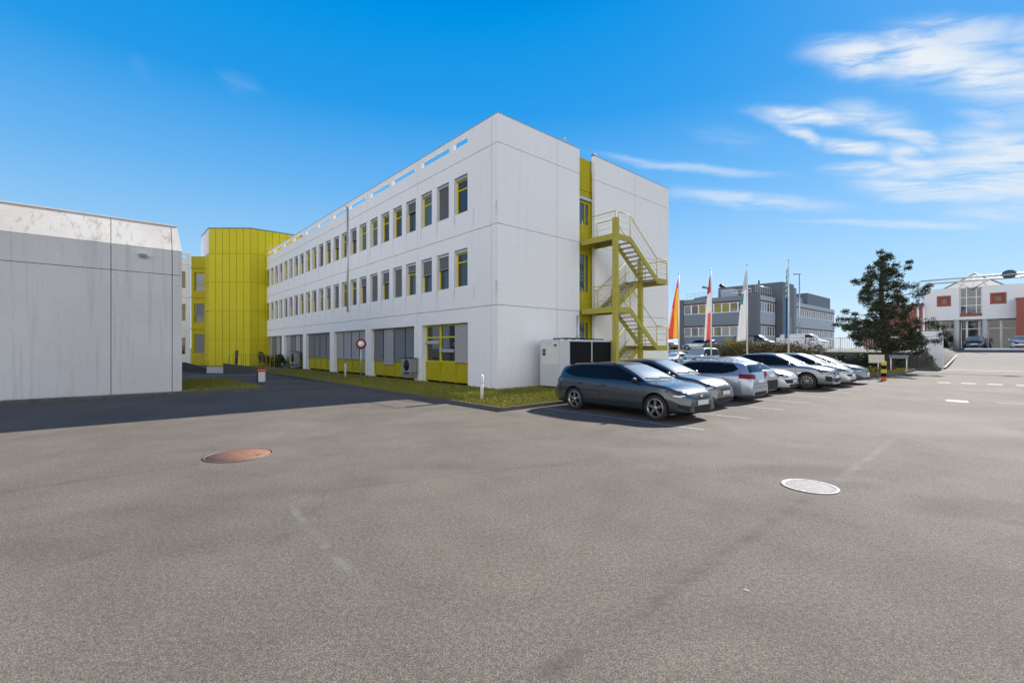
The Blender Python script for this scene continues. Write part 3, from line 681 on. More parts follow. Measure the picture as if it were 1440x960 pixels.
# low walls and railings before the tower
def wall_thing(name, p, q, z0a, z1a, z1b, w, m, label, cat='wall'):
    p = Vector((*p, 0)); q = Vector((*q, 0)); r = q-p; ang = math.atan2(r.y, r.x); L_ = r.length
    bm = BM(); v = [bm.verts.new(c) for c in ((0, -w/2, z0a), (L_, -w/2, z0a), (L_, w/2, z0a), (0, w/2, z0a), (0, -w/2, z1a), (L_, -w/2, z1b), (L_, w/2, z1b), (0, w/2, z1a))]
    for f in ((3, 2, 1, 0), (4, 5, 6, 7), (0, 1, 5, 4), (1, 2, 6, 5), (2, 3, 7, 6), (3, 0, 4, 7)): bm.faces.new([v[i] for i in f])
    o = obj(name, fin(bm), m); o.location = p; o.rotation_euler = (0, 0, ang); return tag(o, label, cat)
def at(px, Y): return ((px-720)/640*Y, Y)
wall_thing('retaining_wall', at(314.5, 33), at(374, 34), -.05,   .76, .35, .25, M['dark_concrete'], 'stained dark concrete retaining wall at the end of the lane')
wall_thing('low_wall', at(292.5, 34.2), at(315.5, 34), -.05, .46, .46, .25, M['concrete'], 'short pale wall block left of the stained retaining wall')
wall_thing('ramp_wall', at(258, 36), at(293, 34.3), -.05, .75, .30, .2, M['plastic'], 'dark sloping ramp parapet by the small lawn')
sheet('ramp_path', [(-8.6, -21), (-4.6, -19.5), (-4.6, -20.5), (-8.6, -22)], .03, M['raw_concrete'], th=.02)
def railing(p, q, z, h, n, label):
    p = Vector((*p, z)); q = Vector((*q, z)); r = empty('railing', p, label=label, cat='railing'); d = q-p; bm = BM(); bt = BM()
    for i in range(n+1):
        c = d*i/n; tube(bm, c, c+Vector((0, 0, h)), .025, n=6)
    tube(bt, (0, 0, h), d+Vector((0, 0, h)), .03, n=6); tube(bt, (0, 0, h*.1), d+Vector((0, 0, h*.1)), .02, n=6)
    obj('post_row', bm, M['stair_yellow'], r); obj('handrail', bt, M['stair_yellow'], r)
railing(at(268, 46), at(291, 46), .1, 1.1, 7, 'yellow railing below the left glazed link')
railing(at(322, 36), at(386, 36.5), .25, 1.1, 11, 'yellow railing behind the stained retaining wall')
o = obj('rusty_post', (lambda b: (tube(b, (0, 0, 0), (.05, 0, 1.0), .09, .12), b)[1])(BM()), M['rust_edge']); o.location = (*at(332, 33.2), .68); tag(o, 'short rusty post standing on the stained retaining wall', 'post')

# ------------------------------------------------------------------ fire escape
def stairs():
    r = thing('fire_escape', 5.6, 0, 0, label='yellow steel fire escape stair zigzagging up the end facade', cat='stair')
    # local x along a (0 = a 5.6), local y = -b
    B0, B1 = -.02, -2.15; X0, X1, X2, X3 = 0, 1.25, 3.75, 4.8; T = [7.42, 5.62, 3.87, 2.0, .1]
    bm = BM()
    for z in (T[0], T[2]):
        bm = BM(); box(bm, X0, X0+.08, B1, B0, z-.28, z); box(bm, X1-.06, X1, B1+.95, B0, z-.28, z-.002); box(bm, X0+.08, X1, B1, B1+.08, z-.28, z-.001); box(bm, X0+.08, X1, B0-.1, B0, z-.28, z-.003); obj('landing_frame', bm, M['stair_yellow'], r)
    for z in (T[1], T[3]):
        bm = BM(); box(bm, X3-.08, X3, B1, B0, z-.28, z); box(bm, X2, X3-.08, B1, B1+.08, z-.28, z-.001); box(bm, X2, X3-.08, B0-.1, B0-.02, z-.28, z-.003); obj('landing_frame', bm, M['stair_yellow'], r)
    for z in (T[0], T[2]):
        bm = BM(); box(bm, X0+.08, X1-.06, B1+.08, B0-.1, z-.06, z-.03); obj('landing_deck', bm, M['grating'], r)
    for z in (T[1], T[3]):
        bm = BM(); box(bm, X2, X3-.08, B1+.08, B0-.1, z-.06, z-.03); obj('landing_deck', bm, M['grating'], r)
    bm = BM(); box(bm, X0-.02, X0+.2, B1-.03, B1+.19, 0, T[0]+.75); obj('column', bm, M['stair_yellow'], r)
    bm = BM(); box(bm, X2-.05, X2+.17, -1.18, -.96, 0, T[1]+1.2); obj('column', bm, M['stair_yellow'], r)
    def flight(x0, z0, x1, z1, ya, yb):
        s = BM()
        for y in (ya, yb): beam(s, (x0, y, z0-.12), (x1, y, z1-.12), .06, .24)
        f = obj('stringer_pair', s, M['stair_yellow'], r)
        n = 9; tb = BM()
        for i in range(1, n+1):
            t = i/(n+.6); x = x0+(x1-x0)*t; z = z0+(z1-z0)*t; box(tb, x-.13, x+.13, min(ya, yb)+.03, max(ya, yb)-.03, z-.06, z-.02)
        obj('tread', tb, M['grating'], f)
        return f
    flight(X1, T[0], X2, T[1], B1+.03, B1+.95); flight(X1, T[2], X2, T[3], B1+.03, B1+.95)
    flight(X2, T[1], X1, T[2], -.14, -1.02); flight(X2, T[3], X1, T[4]+.05, -.14, -1.02)
    def rail(pts, posts=None, low=(.5,), h=1.05):
        b = BM(); up = Vector((0, 0, h))
        P = [Vector(p) for p in pts]
        for a, c in zip(P[:-1], P[1:]):
            tube(b, a+up, c+up, .022, n=6)
            for l in (.3, .6, .85): tube(b, a+Vector((0, 0, h*l)), c+Vector((0, 0, h*l)), .006, n=4)
        for p in P: tube(b, p, p+up, .02, n=6)
        obj('handrail', b, M['stair_yellow'], r)
    for zt, zb in ((T[0], T[1]), (T[2], T[3])):
        rail([(X0+.02, B0-.05, zt), (X0+.02, B1+.02, zt)]); rail([(X0+.3, B1+.03, zt), (X1, B1+.03, zt), (X2, B1+.03, zb), (X3-.03, B1+.03, zb), (X3-.03, B0-.1, zb)])
    for zt, zb in ((T[1], T[2]), (T[3], T[4])):
        rail([(X3-.4, -1.0, zt), (X2, -1.0, zt), (X1, -1.0, zb), (X1, -1.0, zb)]); rail([(X2, -.12, zt), (X1, -.12, zb), (X1-.3, -.12, zb)])
    rail([(X1-.06, B1+.98, T[0]), (X1-.06, B0-.1, T[0])]); rail([(X1+.06, B1+.97, T[0]), (X2, B1+.97, T[1])]); rail([(X1+.06, B1+.97, T[2]), (X2, B1+.97, T[3])])
stairs()
# ------------------------------------------------------------------ cooling cabinet by the corner
def cabinet():
    r = thing('cooling_unit', 2.0, 1.85, .1, label='large pale grey cooling unit with two black louvre panels beside the end facade', cat='air conditioner')
    bm = boxb(0, 3.9, 0, 1.25, .06, 2.14, .02); obj('housing', bm, M['greycab'], r)
    bm = BM(); box(bm, .15, 3.8, .1, 1.15, -.02, .06); obj('plinth', bm, M['black'], r)
    for x0, x1 in ((.62, 2.1), (2.2, 3.6)):
        bm = BM(); box(bm, x0, x1, -.012, .0, .98, 2.05)
        for i in range(22): z = 1.0+i*.048; box(bm, x0+.01, x1-.01, -.03, -.013, z, z+.02)
        obj('louvre_panel', bm, M['black'], r)
    bm = BM(); box(bm, -.016, -.002, .07, 1.17, 1.02, 2.06); obj('door_panel', bm, mat('cabinet_door', (.56, .57, .55), .4), r)
    bm = BM(); box(bm, -.022, -.017, .88, 1.08, 1.42, 1.72); obj('notice', bm, mat('notice_frame', (.06, .035, .025), .5), r)
    bm = BM(); box(bm, -.026, -.0225, .93, 1.03, 1.50, 1.64); obj('notice_face', bm, mat('notice_orange', (.35, .10, .02), .5), r)
    bm = BM(); box(bm, -.022, -.017, .5, .98, 1.93, 2.02); obj('name_strip', bm, mat('pale_blue_strip', (.35, .55, .62), .5), r)
    bm = BM(); box(bm, -.05, -.017, .22, .34, 1.85, 1.92); obj('latch', bm, M['black'], r)
    bm = BM(); box(bm, .7, 1.9, .2, 1.1, 2.14, 2.22); box(bm, 2.2, 3.3, .2, 1.1, 2.14, 2.20); obj('fan_cover', bm, M['plastic'], r)
cabinet()
def ac_unit(s, z, w, h, label, first=None):
    r = thing('wall_air_conditioner', 0, -s, z, rz=-math.pi/2, label=label, cat='air conditioner', group='air conditioners along the left facade')
    # local x along -s ... y toward the wall
    bm = boxb(-w/2, w/2, -.55, -.15, 0, h, .02); obj('housing', bm, M['plastic_grey'], r)
    bm = BM(); lathe(bm, [(.001, -.56), (h*.4, -.56), (h*.4, -.551)], 20, 'y', (w*.12, 0, h*.5)); obj('fan_grille', bm, M['plastic'], r)
    bm = BM(); box(bm, -w/2-.05, w/2+.05, -.6, -.1, h+.002, h+.03); obj('cover', bm, M['plastic'], r)
    bm = BM(); box(bm, -w/2+.1, -w/2+.2, -.5, .2, -.12, -.002); box(bm, w/2-.2, w/2-.1, -.5, .2, -.12, -.002); box(bm, -w/2+.1, w/2-.1, -.55, -.1, -.3, -.12); obj('bracket', bm, M['raw_concrete'], r)
ac_unit(7.2, .55, 1.0, .75, 'grey air conditioner beside the nearest pilaster of the left facade')
ac_unit(27.6, .45, 1.5, 1.1, 'larger grey air conditioner far along the left facade')
# bollard lights
def bollard(a, b, label, h=.85, z=.1):
    r = thing('bollard_light', a, b, z, label=label, cat='bollard', group='pale bollard lights on the lawn strip')
    bm = BM(); lathe(bm, [(.055, 0), (.055, h*.62), (.05, h*.63)], 14); obj('post', bm, M['bollard'], r)
    bm = BM(); lathe(bm, [(.062, h*.63), (.068, h*.66), (.068, h*.9), (.05, h*.97), (.015, h)], 14); obj('lamp_head', bm, M['bollard'], r)
    bm = BM(); box(bm, .05, .1, -.02, .02, h*.62, h*.72); obj('bracket', bm, M['bollard'], r)
bollard(-3.05, 2.8, 'pale bollard light on the sunlit grass near the building corner')
a_, b_ = ab(-10.3, 27.6); bollard(a_+.2, b_, 'pale bollard light left of the round traffic sign')
a_, b_ = ab((400.7-720)/640*42, 42); bollard(a_+.6, b_, 'farthest pale bollard light beside the larger air conditioner')
# no-vehicles sign
def sign():
    x, y = at(507.7, 24.2); a, b = ab(x, y)
    r = thing('traffic_sign', a, b, .1, rz=-R(20), label='round red-ringed traffic sign on a grey pole on the shaded lawn', cat='sign')
    bm = BM(); tube(bm, (0, 0, 0), (0, 0, 2.25), .03); obj('pole', bm, M['alu'], r)
    bm = BM(); lathe(bm, [(.001, -.045), (.27, -.045), (.27, -.03), (.001, -.03)], 32, 'y', (0, 0, 1.98)); obj('sign_ring', bm, M['red'], r)
    bm = BM(); lathe(bm, [(.001, -.050), (.165, -.050), (.165, -.046)], 32, 'y', (0, 0, 1.98)); obj('sign_face', bm, M['white'], r)
sign()
# litter bin
x, y = at(368.5, 24.4); r = empty('litter_bin', (x, y, 0), .3, label='white litter bin with an orange lid at the end of the small lawn', cat='bin')
bm = boxb(-.16, .16, -.14, .14, .05, .60, .03); obj('body', bm, M['bollard'], r)
bm = boxb(-.20, .20, -.17, .17, .605, .74, .04); obj('lid', bm, M['orange'], r)
bm = BM(); tube(bm, (-.24, .05, 0), (-.24, .05, .75), .03); obj('post', bm, mat('green_post', (.02, .08, .06), .5), r)
# manhole and drain
X, Y = -4.72, 7.87
r = empty('manhole_cover', (X, Y, 0), label='round rusty manhole cover in the asphalt', cat='manhole cover')
bm = BM(); lathe(bm, [(.40, .0), (.53, .0), (.53, .010), (.50, .012), (.50, .004)], 48); obj('rim', bm, M['rust_edge'], r)
bm = BM(); lathe(bm, [(.001, .010), (.485, .010), (.487, .004)], 48); obj('lid', bm, M['rust'], r)
bm = BM()
for s in (-1, 1):
    box(bm, s*.33-.035, s*.33+.035, -.05, .05, .0102, .013)
for i in range(28):
    t = 2*math.pi*i/28; c, s_ = math.cos(t)*.45, math.sin(t)*.45; box(bm, c-.008, c+.008, s_-.008, s_+.008, .0102, .0115)
obj('lifting_slot', bm, M['rust_edge'], r)
r = empty('drain_grate', (3.98, 6.09, 0), R(-25), label='round pale drain grate in the asphalt on the right', cat='drain')
bm = BM(); lathe(bm, [(.29, .002), (.335, .002), (.335, .010), (.292, .012), (.29, .004)], 48); obj('rim', bm, M['drain'], r)
bm = BM(); lathe(bm, [(.001, .0045), (.283, .0045), (.283, .003)], 48); obj('pit', bm, M['plastic'], r)
bm = BM()
for i in range(13):
    y = -.25+i*.0417; w = math.sqrt(max(.001, .281**2-y*y)); box(bm, -w, w, y-.011, y+.011, .0055, .011)
obj('bar_grid', bm, M['drain'], r)

# ------------------------------------------------------------------ cars
def wheel_parts(root, x, y, r, w, side, rimr, spokes, style, dark=None):
    bm = BM(); s = side
    lathe(bm, [(rimr*.98, -w/2), (r*.93, -w/2), (r, -w*.36), (r*1.002, 0), (r, w*.36), (r*.93, w/2), (rimr*.98, w/2), (rimr*.96, w*.1), (rimr*.96, -w*.1), (rimr*.98, -w/2)], 36, 'y', cap=False)
    ty = obj('wheel', bm, M['rubber'], root); ty.location = (x, y, r)
    bm = BM(); f = s*w*.42
    lathe(bm, [(rimr*.90, f*1.08), (rimr*.99, f*1.1), (rimr*.99, f*.9), (rimr*.90, f*.8), (rimr*.88, f*.2)], 36, 'y', cap=False)
    rim = obj('rim', bm, M['alloy'], ty)
    bm = BM(); lathe(bm, [(.001, f*.15), (rimr*.89, f*.15), (rimr*.89, f*.1)], 24, 'y'); obj('brake_backing', bm, M['black'], ty)
    bm = BM()
    for k in range(spokes):
        for off in ((-.10, .10) if style == 'double' else (0,)):
            t = 2*math.pi*k/spokes+.3
            for (ra, rb, wa, wb) in ((.04, rimr*.93, .022, .015 if style == 'double' else .026),):
                e = Vector((math.cos(t), 0, math.sin(t))); g = Vector((-math.sin(t), 0, math.cos(t)))
                pts = []
                o0 = off*.15; o1 = off*rimr*.95
                for (rr, oo, ww) in ((ra, o0, wa), (rb, o1, wb)):
                    for q in (-1, 1): pts.append(e*rr+g*(oo+q*ww/2))
                vs = [bm.verts.new((p.x, f*1.0, p.z)) for p in pts]+[bm.verts.new((p.x, f*.7, p.z)) for p in pts]
                for fc in ((0, 1, 3, 2), (6, 7, 5, 4), (0, 2, 6, 4), (1, 5, 7, 3), (2, 3, 7, 6), (0, 4, 5, 1)): bm.faces.new([vs[i] for i in fc])
    lathe(bm, [(.001, f*1.06), (.05, f*1.04), (.06, f*.7)], 14, 'y'); fin(bm)
    obj('spoke_set', bm, dark or M['alloy'], ty)

def interp(t, x):
    if x <= t[0][0]: return t[0][1]
    for (x0, y0), (x1, y1) in zip(t[:-1], t[1:]):
        if x <= x1: return y0+(y1-y0)*(x-x0)/(x1-x0) if x1 > x0 else y1
    return t[-1][1]

def make_car(name, label, cat, loc, rz, S, pm, group=None, detail=True):
    """S: L, W, H, wb, fo (front overhang), top [(x,z)] silhouette, belt [(x,z)], roofw, glass polygons"""
    root = empty(name, loc, rz, label=label, cat=cat, group=group)
    Lc, Wd, Hc = S['L'], S['W'], S['H']; F = Lc/2; Rr = -Lc/2; hw = Wd/2
    fx = F-S['fo']; rx = fx-S['wb']; wr = S.get('wr', .315)
    top, belt = S['top'], S['belt']; gc = S.get('gc', .18)
    xs = sorted(set([p[0] for p in top]+S.get('xs', [])+[fx, rx, (fx+rx)/2]))
    bm = BM(); rings = []
    for x in xs:
        zt = interp(top, x); zb = min(interp(belt, x), zt-.02)
        ex = abs(x)/F                                # plan taper towards the ends
        wf = 1-.34*max(0, (ex-.74)/.26)**2.2*(1.0 if x > 0 else .62)
        w = hw*wf; zl = gc+.05*max(0, (ex-.86)/.14)
        cab = max(0, min(1, (zt-zb)/(Hc-zb-.02)))    # 0 bonnet .. 1 full cabin
        wt = w*(.86*(1-cab)+S.get('rw', .66)*cab)
        wm = w*(.945*(1-cab)+.93*cab)
        zm = zb+(zt-zb)*(.35 if cab > .3 else .55)
        wmid = wm+(wt-wm)*(.38 if cab > .3 else .45)
        ring = [(0, zl), (w*.6, zl), (w*.93, zl+.015), (w*.985, zl+.10), (w*1.0, zl+(zb-zl)*.45), (w*.992, zl+(zb-zl)*.68), (w*.975, zb-.07), (wm, zb),
                (wmid, zm), (wt, zt-.055*cab-.02*(1-cab)), (wt*.80, zt-.012), (wt*.4, zt+.004), (0, zt+.008)]
        if 'crease' in S: ring[5] = (w*1.0, ring[5][1]); ring[6] = (w*.962, zb-.08)
        rings.append([bm.verts.new((x, y, z)) for y, z in ring]+[bm.verts.new((x, -y, z)) for y, z in ring[1:-1][::-1]])
    n = len(rings[0])
    for A, B in zip(rings[:-1], rings[1:]):
        for i in range(n): bm.faces.new((A[i], A[(i+1) % n], B[(i+1) % n], B[i]))
    h = n//2
    for ring in (rings[0], rings[-1]):               # quad-strip end caps
        for i in range(h): 
            a, b, c, d = ring[i], ring[i+1], ring[(n-i-1) % n], ring[(n-i) % n]
            if i == 0: bm.faces.new((a, b, c))
            elif i == h-1: bm.faces.new((a, b, d))
            else: bm.faces.new((a, b, c, d))
    bmesh.ops.recalc_face_normals(bm, faces=bm.faces[:])
    me = bpy.data.meshes.new('tmp'); bm.to_mesh(me); bm.free(); tmp = bpy.data.objects.new('tmp', me); col.objects.link(tmp)
    md = tmp.modifiers.new('s', 'SUBSURF'); md.levels = md.render_levels = 3 if detail else 2
    dg = bpy.context.evaluated_depsgraph_get(); me2 = bpy.data.meshes.new_from_object(tmp.evaluated_get(dg))
    bm = BM(); bm.from_mesh(me2); bvh = BVHTree.FromBMesh(bm); bm.free()
    # wheel arches cut with a boolean
    tmp2 = bpy.data.objects.new('tmp2', me2); col.objects.link(tmp2); cut = BM(); ar = wr+.055
    for x in (fx, rx):
        for s in (-1, 1): lathe(cut, [(ar, s*(hw-.30)), (ar, s*(hw+.3))], 40, 'y', (x, 0, wr+.01))
    fin(cut); cme = bpy.data.meshes.new('cut'); cut.to_mesh(cme); cut.free(); co_ = bpy.data.objects.new('cut', cme); col.objects.link(co_)
    bo = tmp2.modifiers.new('b', 'BOOLEAN'); bo.operation = 'DIFFERENCE'; bo.object = co_; bo.solver = 'EXACT'
    dg = bpy.context.evaluated_depsgraph_get(); dg.update(); body_me = bpy.data.meshes.new_from_object(tmp2.evaluated_get(dg))
    for o in (tmp, tmp2, co_): bpy.data.objects.remove(o)
    body_me.materials.clear()
    for mm in (pm, M['plastic']): body_me.materials.append(mm)
    low = S.get('lowtrim', 0)
    for p in body_me.polygons:
        c = p.center; p.use_smooth = True; p.material_index = 0
        for x in (fx, rx):
            if math.hypot(c.x-x, c.z-wr-.01) < ar+.004 and (abs(p.normal.y) < .5 or abs(c.y) < hw-.2): p.material_index = 1
        if c.z < gc+.03+low: p.material_index = 1
    body_me.name = 'body'
    body = bpy.data.objects.new('body', body_me); col.objects.link(body); body.parent = root
    try:
        es = body_me.attributes.get('sharp_edge')
    except Exception: pass
    def patch(nm, pts, d, m, off=.005, par=None, step=.07, smooth=True):
        """polygon given by rough 3-D points, laid on the body along direction d"""
        d = Vector(d).normalized(); e1 = d.cross(Vector((0, 0, 1))).normalized(); e2 = e1.cross(d)
        P2 = [(Vector(p).dot(e1), Vector(p).dot(e2)) for p in pts]
        bd = []
        for i in range(len(P2)):
            p, q = Vector(P2[i]), Vector(P2[(i+1) % len(P2)]); k = max(1, int((q-p).length/step))
            bd += [p+(q-p)*j/k for j in range(k)]
        nb = len(bd); xs_ = [p.x for p in bd]; ys_ = [p.y for p in bd]; pts2 = list(bd)
        x = min(xs_)+step*.5
        while x < max(xs_):
            y = min(ys_)+step*.5
            while y < max(ys_):
                pts2.append(Vector((x, y))); y += step
            x += step
        res = delaunay_2d_cdt(pts2, [], [list(range(nb))], 1, 1e-5)
        vs = []
        ok = []
        for v in res[0]:
            o = e1*v.x+e2*v.y-d*6; hit = bvh.ray_cast(o, d)
            if hit[0] is None: hit = bvh.find_nearest(e1*v.x+e2*v.y+d*(Vector(pts[0]).dot(d)))
            vs.append(hit[0]+hit[1]*off)
        me = bpy.data.meshes.new(nm); me.from_pydata(vs, [], [list(f) for f in res[2]]); me.validate()
        bb = BM(); bb.from_mesh(me)
        for f in bb.faces:
            f.normal_update()
            if f.normal.dot(d) > 0: f.normal_flip()
            f.smooth = smooth
        bb.to_mesh(me); bb.free()
        return obj(nm, me, m, par or root)
    if S.get('dlo'):
        for s in (1, -1): patch('window_surround', [(x, s*hw, z) for x, z in S['dlo']], (0, -s, 0), M['black'], .0025)
    for s in (1, -1):
        for gpoly in S['side']: patch('side_window', [(x, s*hw, z) for x, z in gpoly], (0, -s, 0), M['carglass'], .006)
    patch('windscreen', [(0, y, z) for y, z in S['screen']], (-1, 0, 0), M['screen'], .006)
    patch('rear_window', [(0, y, z) for y, z in S['rearw']], (1, 0, 0), M['carglass'], .006)
    for s in (1, -1):
        patch('headlight', [(x, s*y, z) for x, y, z in S['head']], (-.75, -s*.66, 0), M['headlamp'], .007)
        hp = S['head']; n_ = len(hp); ce = [sum(p[i] for p in hp)/n_ for i in range(3)]
        lo_ = [hp[0], hp[5], hp[4]]; inn = [tuple(p[i]+(ce[i]-p[i])*.28 for i in range(3)) for p in lo_]; in2 = [tuple(p[i]+(ce[i]-p[i])*.62 for i in range(3)) for p in lo_]
        patch('light_strip', [(x, s*y, z) for x, y, z in inn+in2[::-1]], (-.75, -s*.66, 0), M['strip'], .011)
        patch('taillight', [(x, s*y, z) for x, y, z in S['tail']], (.75, -s*.66, 0), M['tail'], .007)
    g = S['grille']; patch('grille', [(F, y, z) for y, z in g], (-1, 0, 0), M['plastic'], .006)
    for poly in S.get('intake', []): patch('lower_intake', [(F, y, z) for y, z in poly], (-1, 0, 0), M['plastic'], .007)
    pz = S.get('pz', .48)
    patch('number_plate', [(F, y, z) for y, z in ((-.26, pz-.055), (.26, pz-.055), (.26, pz+.055), (-.26, pz+.055))], (-1, 0, 0), M['plate'], .02)
    rz_ = S.get('rpz', .78)
    patch('number_plate', [(Rr, y, z) for y, z in ((-.26, rz_-.055), (.26, rz_-.055), (.26, rz_+.055), (-.26, rz_+.055))], (1, 0, 0), M['plate'], .015)
    if S.get('rseam'):
        z = S['rseam']; patch('tailgate_seam', [(Rr, y, q) for y, q in ((-.62, z), (.62, z), (.62, z+.014), (-.62, z+.014))], (1, 0, 0), M['black'], .003)
        patch('lower_valance', [(Rr, y, q) for y, q in ((-.60, .24), (.60, .24), (.52, .36), (-.52, .36))], (1, 0, 0), M['plastic'], .006)
        patch('bumper_strip', [(Rr, y, q) for y, q in ((-.78, .50), (.78, .50), (.78, .525), (-.78, .525))], (1, 0, 0), M['grey2'], .006)
    if S.get('rbump'): patch('rear_bumper_trim', [(Rr, y, z) for y, z in ((-.8, .25), (.8, .25), (.8, S['rbump']), (-.8, S['rbump']))], (1, 0, 0), M['plastic'], .006)
    # badge, mirrors, handles, seams
    bx = interp(top, F-.05)
    if detail:
        hit = bvh.ray_cast(Vector((F+2, 0, S.get('bz', .70))), Vector((-1, 0, 0)))
        if hit[0]:
            b = BM(); lathe(b, [(.001, .0), (.055, .0), (.055, -.02)], 20, 'y'); o = obj('badge', b, M['chrome'], root); o.location = hit[0]+Vector((.012, 0, 0)); o.rotation_euler = (0, 0, -math.pi/2)
    mx, mz = S['mirror']
    for s in (1, -1):
        b = BM(); bmesh.ops.create_icosphere(b, subdivisions=2, radius=1)
        for v in b.verts:
            v.co.x = v.co.x*.075*(1 if v.co.x > 0 else .5); v.co.y = v.co.y*.11; v.co.z = v.co.z*.075
        for f in b.faces: f.smooth = True
        o = obj('wing_mirror', b, S.get('mirror_mat', pm), root); hit = bvh.ray_cast(Vector((mx, s*3, mz-.06)), Vector((0, -s, 0)))
        yy = abs(hit[0].y) if hit[0] else hw
        o.location = (mx, s*(yy+.11), mz)
        b = BM(); beam(b, (mx, s*(yy-.03), mz-.06), (mx, s*(yy+.08), mz-.04), .05, .03); obj('mirror_arm', b, M['plastic'], root)
    if detail:
        for s in (1, -1):
            for hx, hz in S.get('handles', []):
                hit = bvh.ray_cast(Vector((hx, s*3, hz)), Vector((0, -s, 0)))
                if hit[0]:
                    b = boxb(-.10, .10, -.018, .018, -.016, .016, .010); o = obj('door_handle', b, pm, root); o.location = hit[0]+Vector((0, s*.014, 0))
            for seam in S.get('seams', []):
                pl = []; w_ = .006
                for i, (x, z) in enumerate(seam):
                    pl.append((x-w_, s*hw, z))
                for (x, z) in reversed(seam): pl.append((x+w_, s*hw, z))
                patch('door_seam', pl, (0, -s, 0), M['black'], .0015, step=.1)
        # wipers
        for yo in (.5, -.1):
            hits = []
            for q in range(5):
                y = yo-q*.13; z = S['screen'][0][1]+.015+q*.008; hit = bvh.ray_cast(Vector((F+2, y, z)), Vector((-1, 0, 0)))
                if hit[0]: hits.append(hit[0]+hit[1]*.02)
            b = BM()
            for p, q in zip(hits[:-1], hits[1:]): tube(b, p, q, .011, n=5)
            if hits: obj('wiper', b, M['black'], root)
    if S.get('rails'):
        for s in (1, -1):
            pts = []; x0, x1 = S['rails']
            for i in range(9):
                x = x0+(x1-x0)*i/8; y = s*hw*S.get('rw', .66)*.93; hit = bvh.ray_cast(Vector((x, y, 3)), Vector((0, 0, -1)))
                if hit[0]: pts.append(hit[0]+Vector((0, 0, .035 if 0 < i < 8 else 0)))
            b = BM()
            for p, q in zip(pts[:-1], pts[1:]): tube(b, p, q, .016, n=6)
            obj('roof_rail', b, M[S.get('railmat', 'plastic')], root)
    for x in (fx, rx):
        for s in (1, -1): wheel_parts(root, x, s*(hw-.125), wr, .215, s, S.get('rim', .22), S.get('spokes', 5), S.get('rimstyle', 'double'), S.get('spokemat'))
    return root

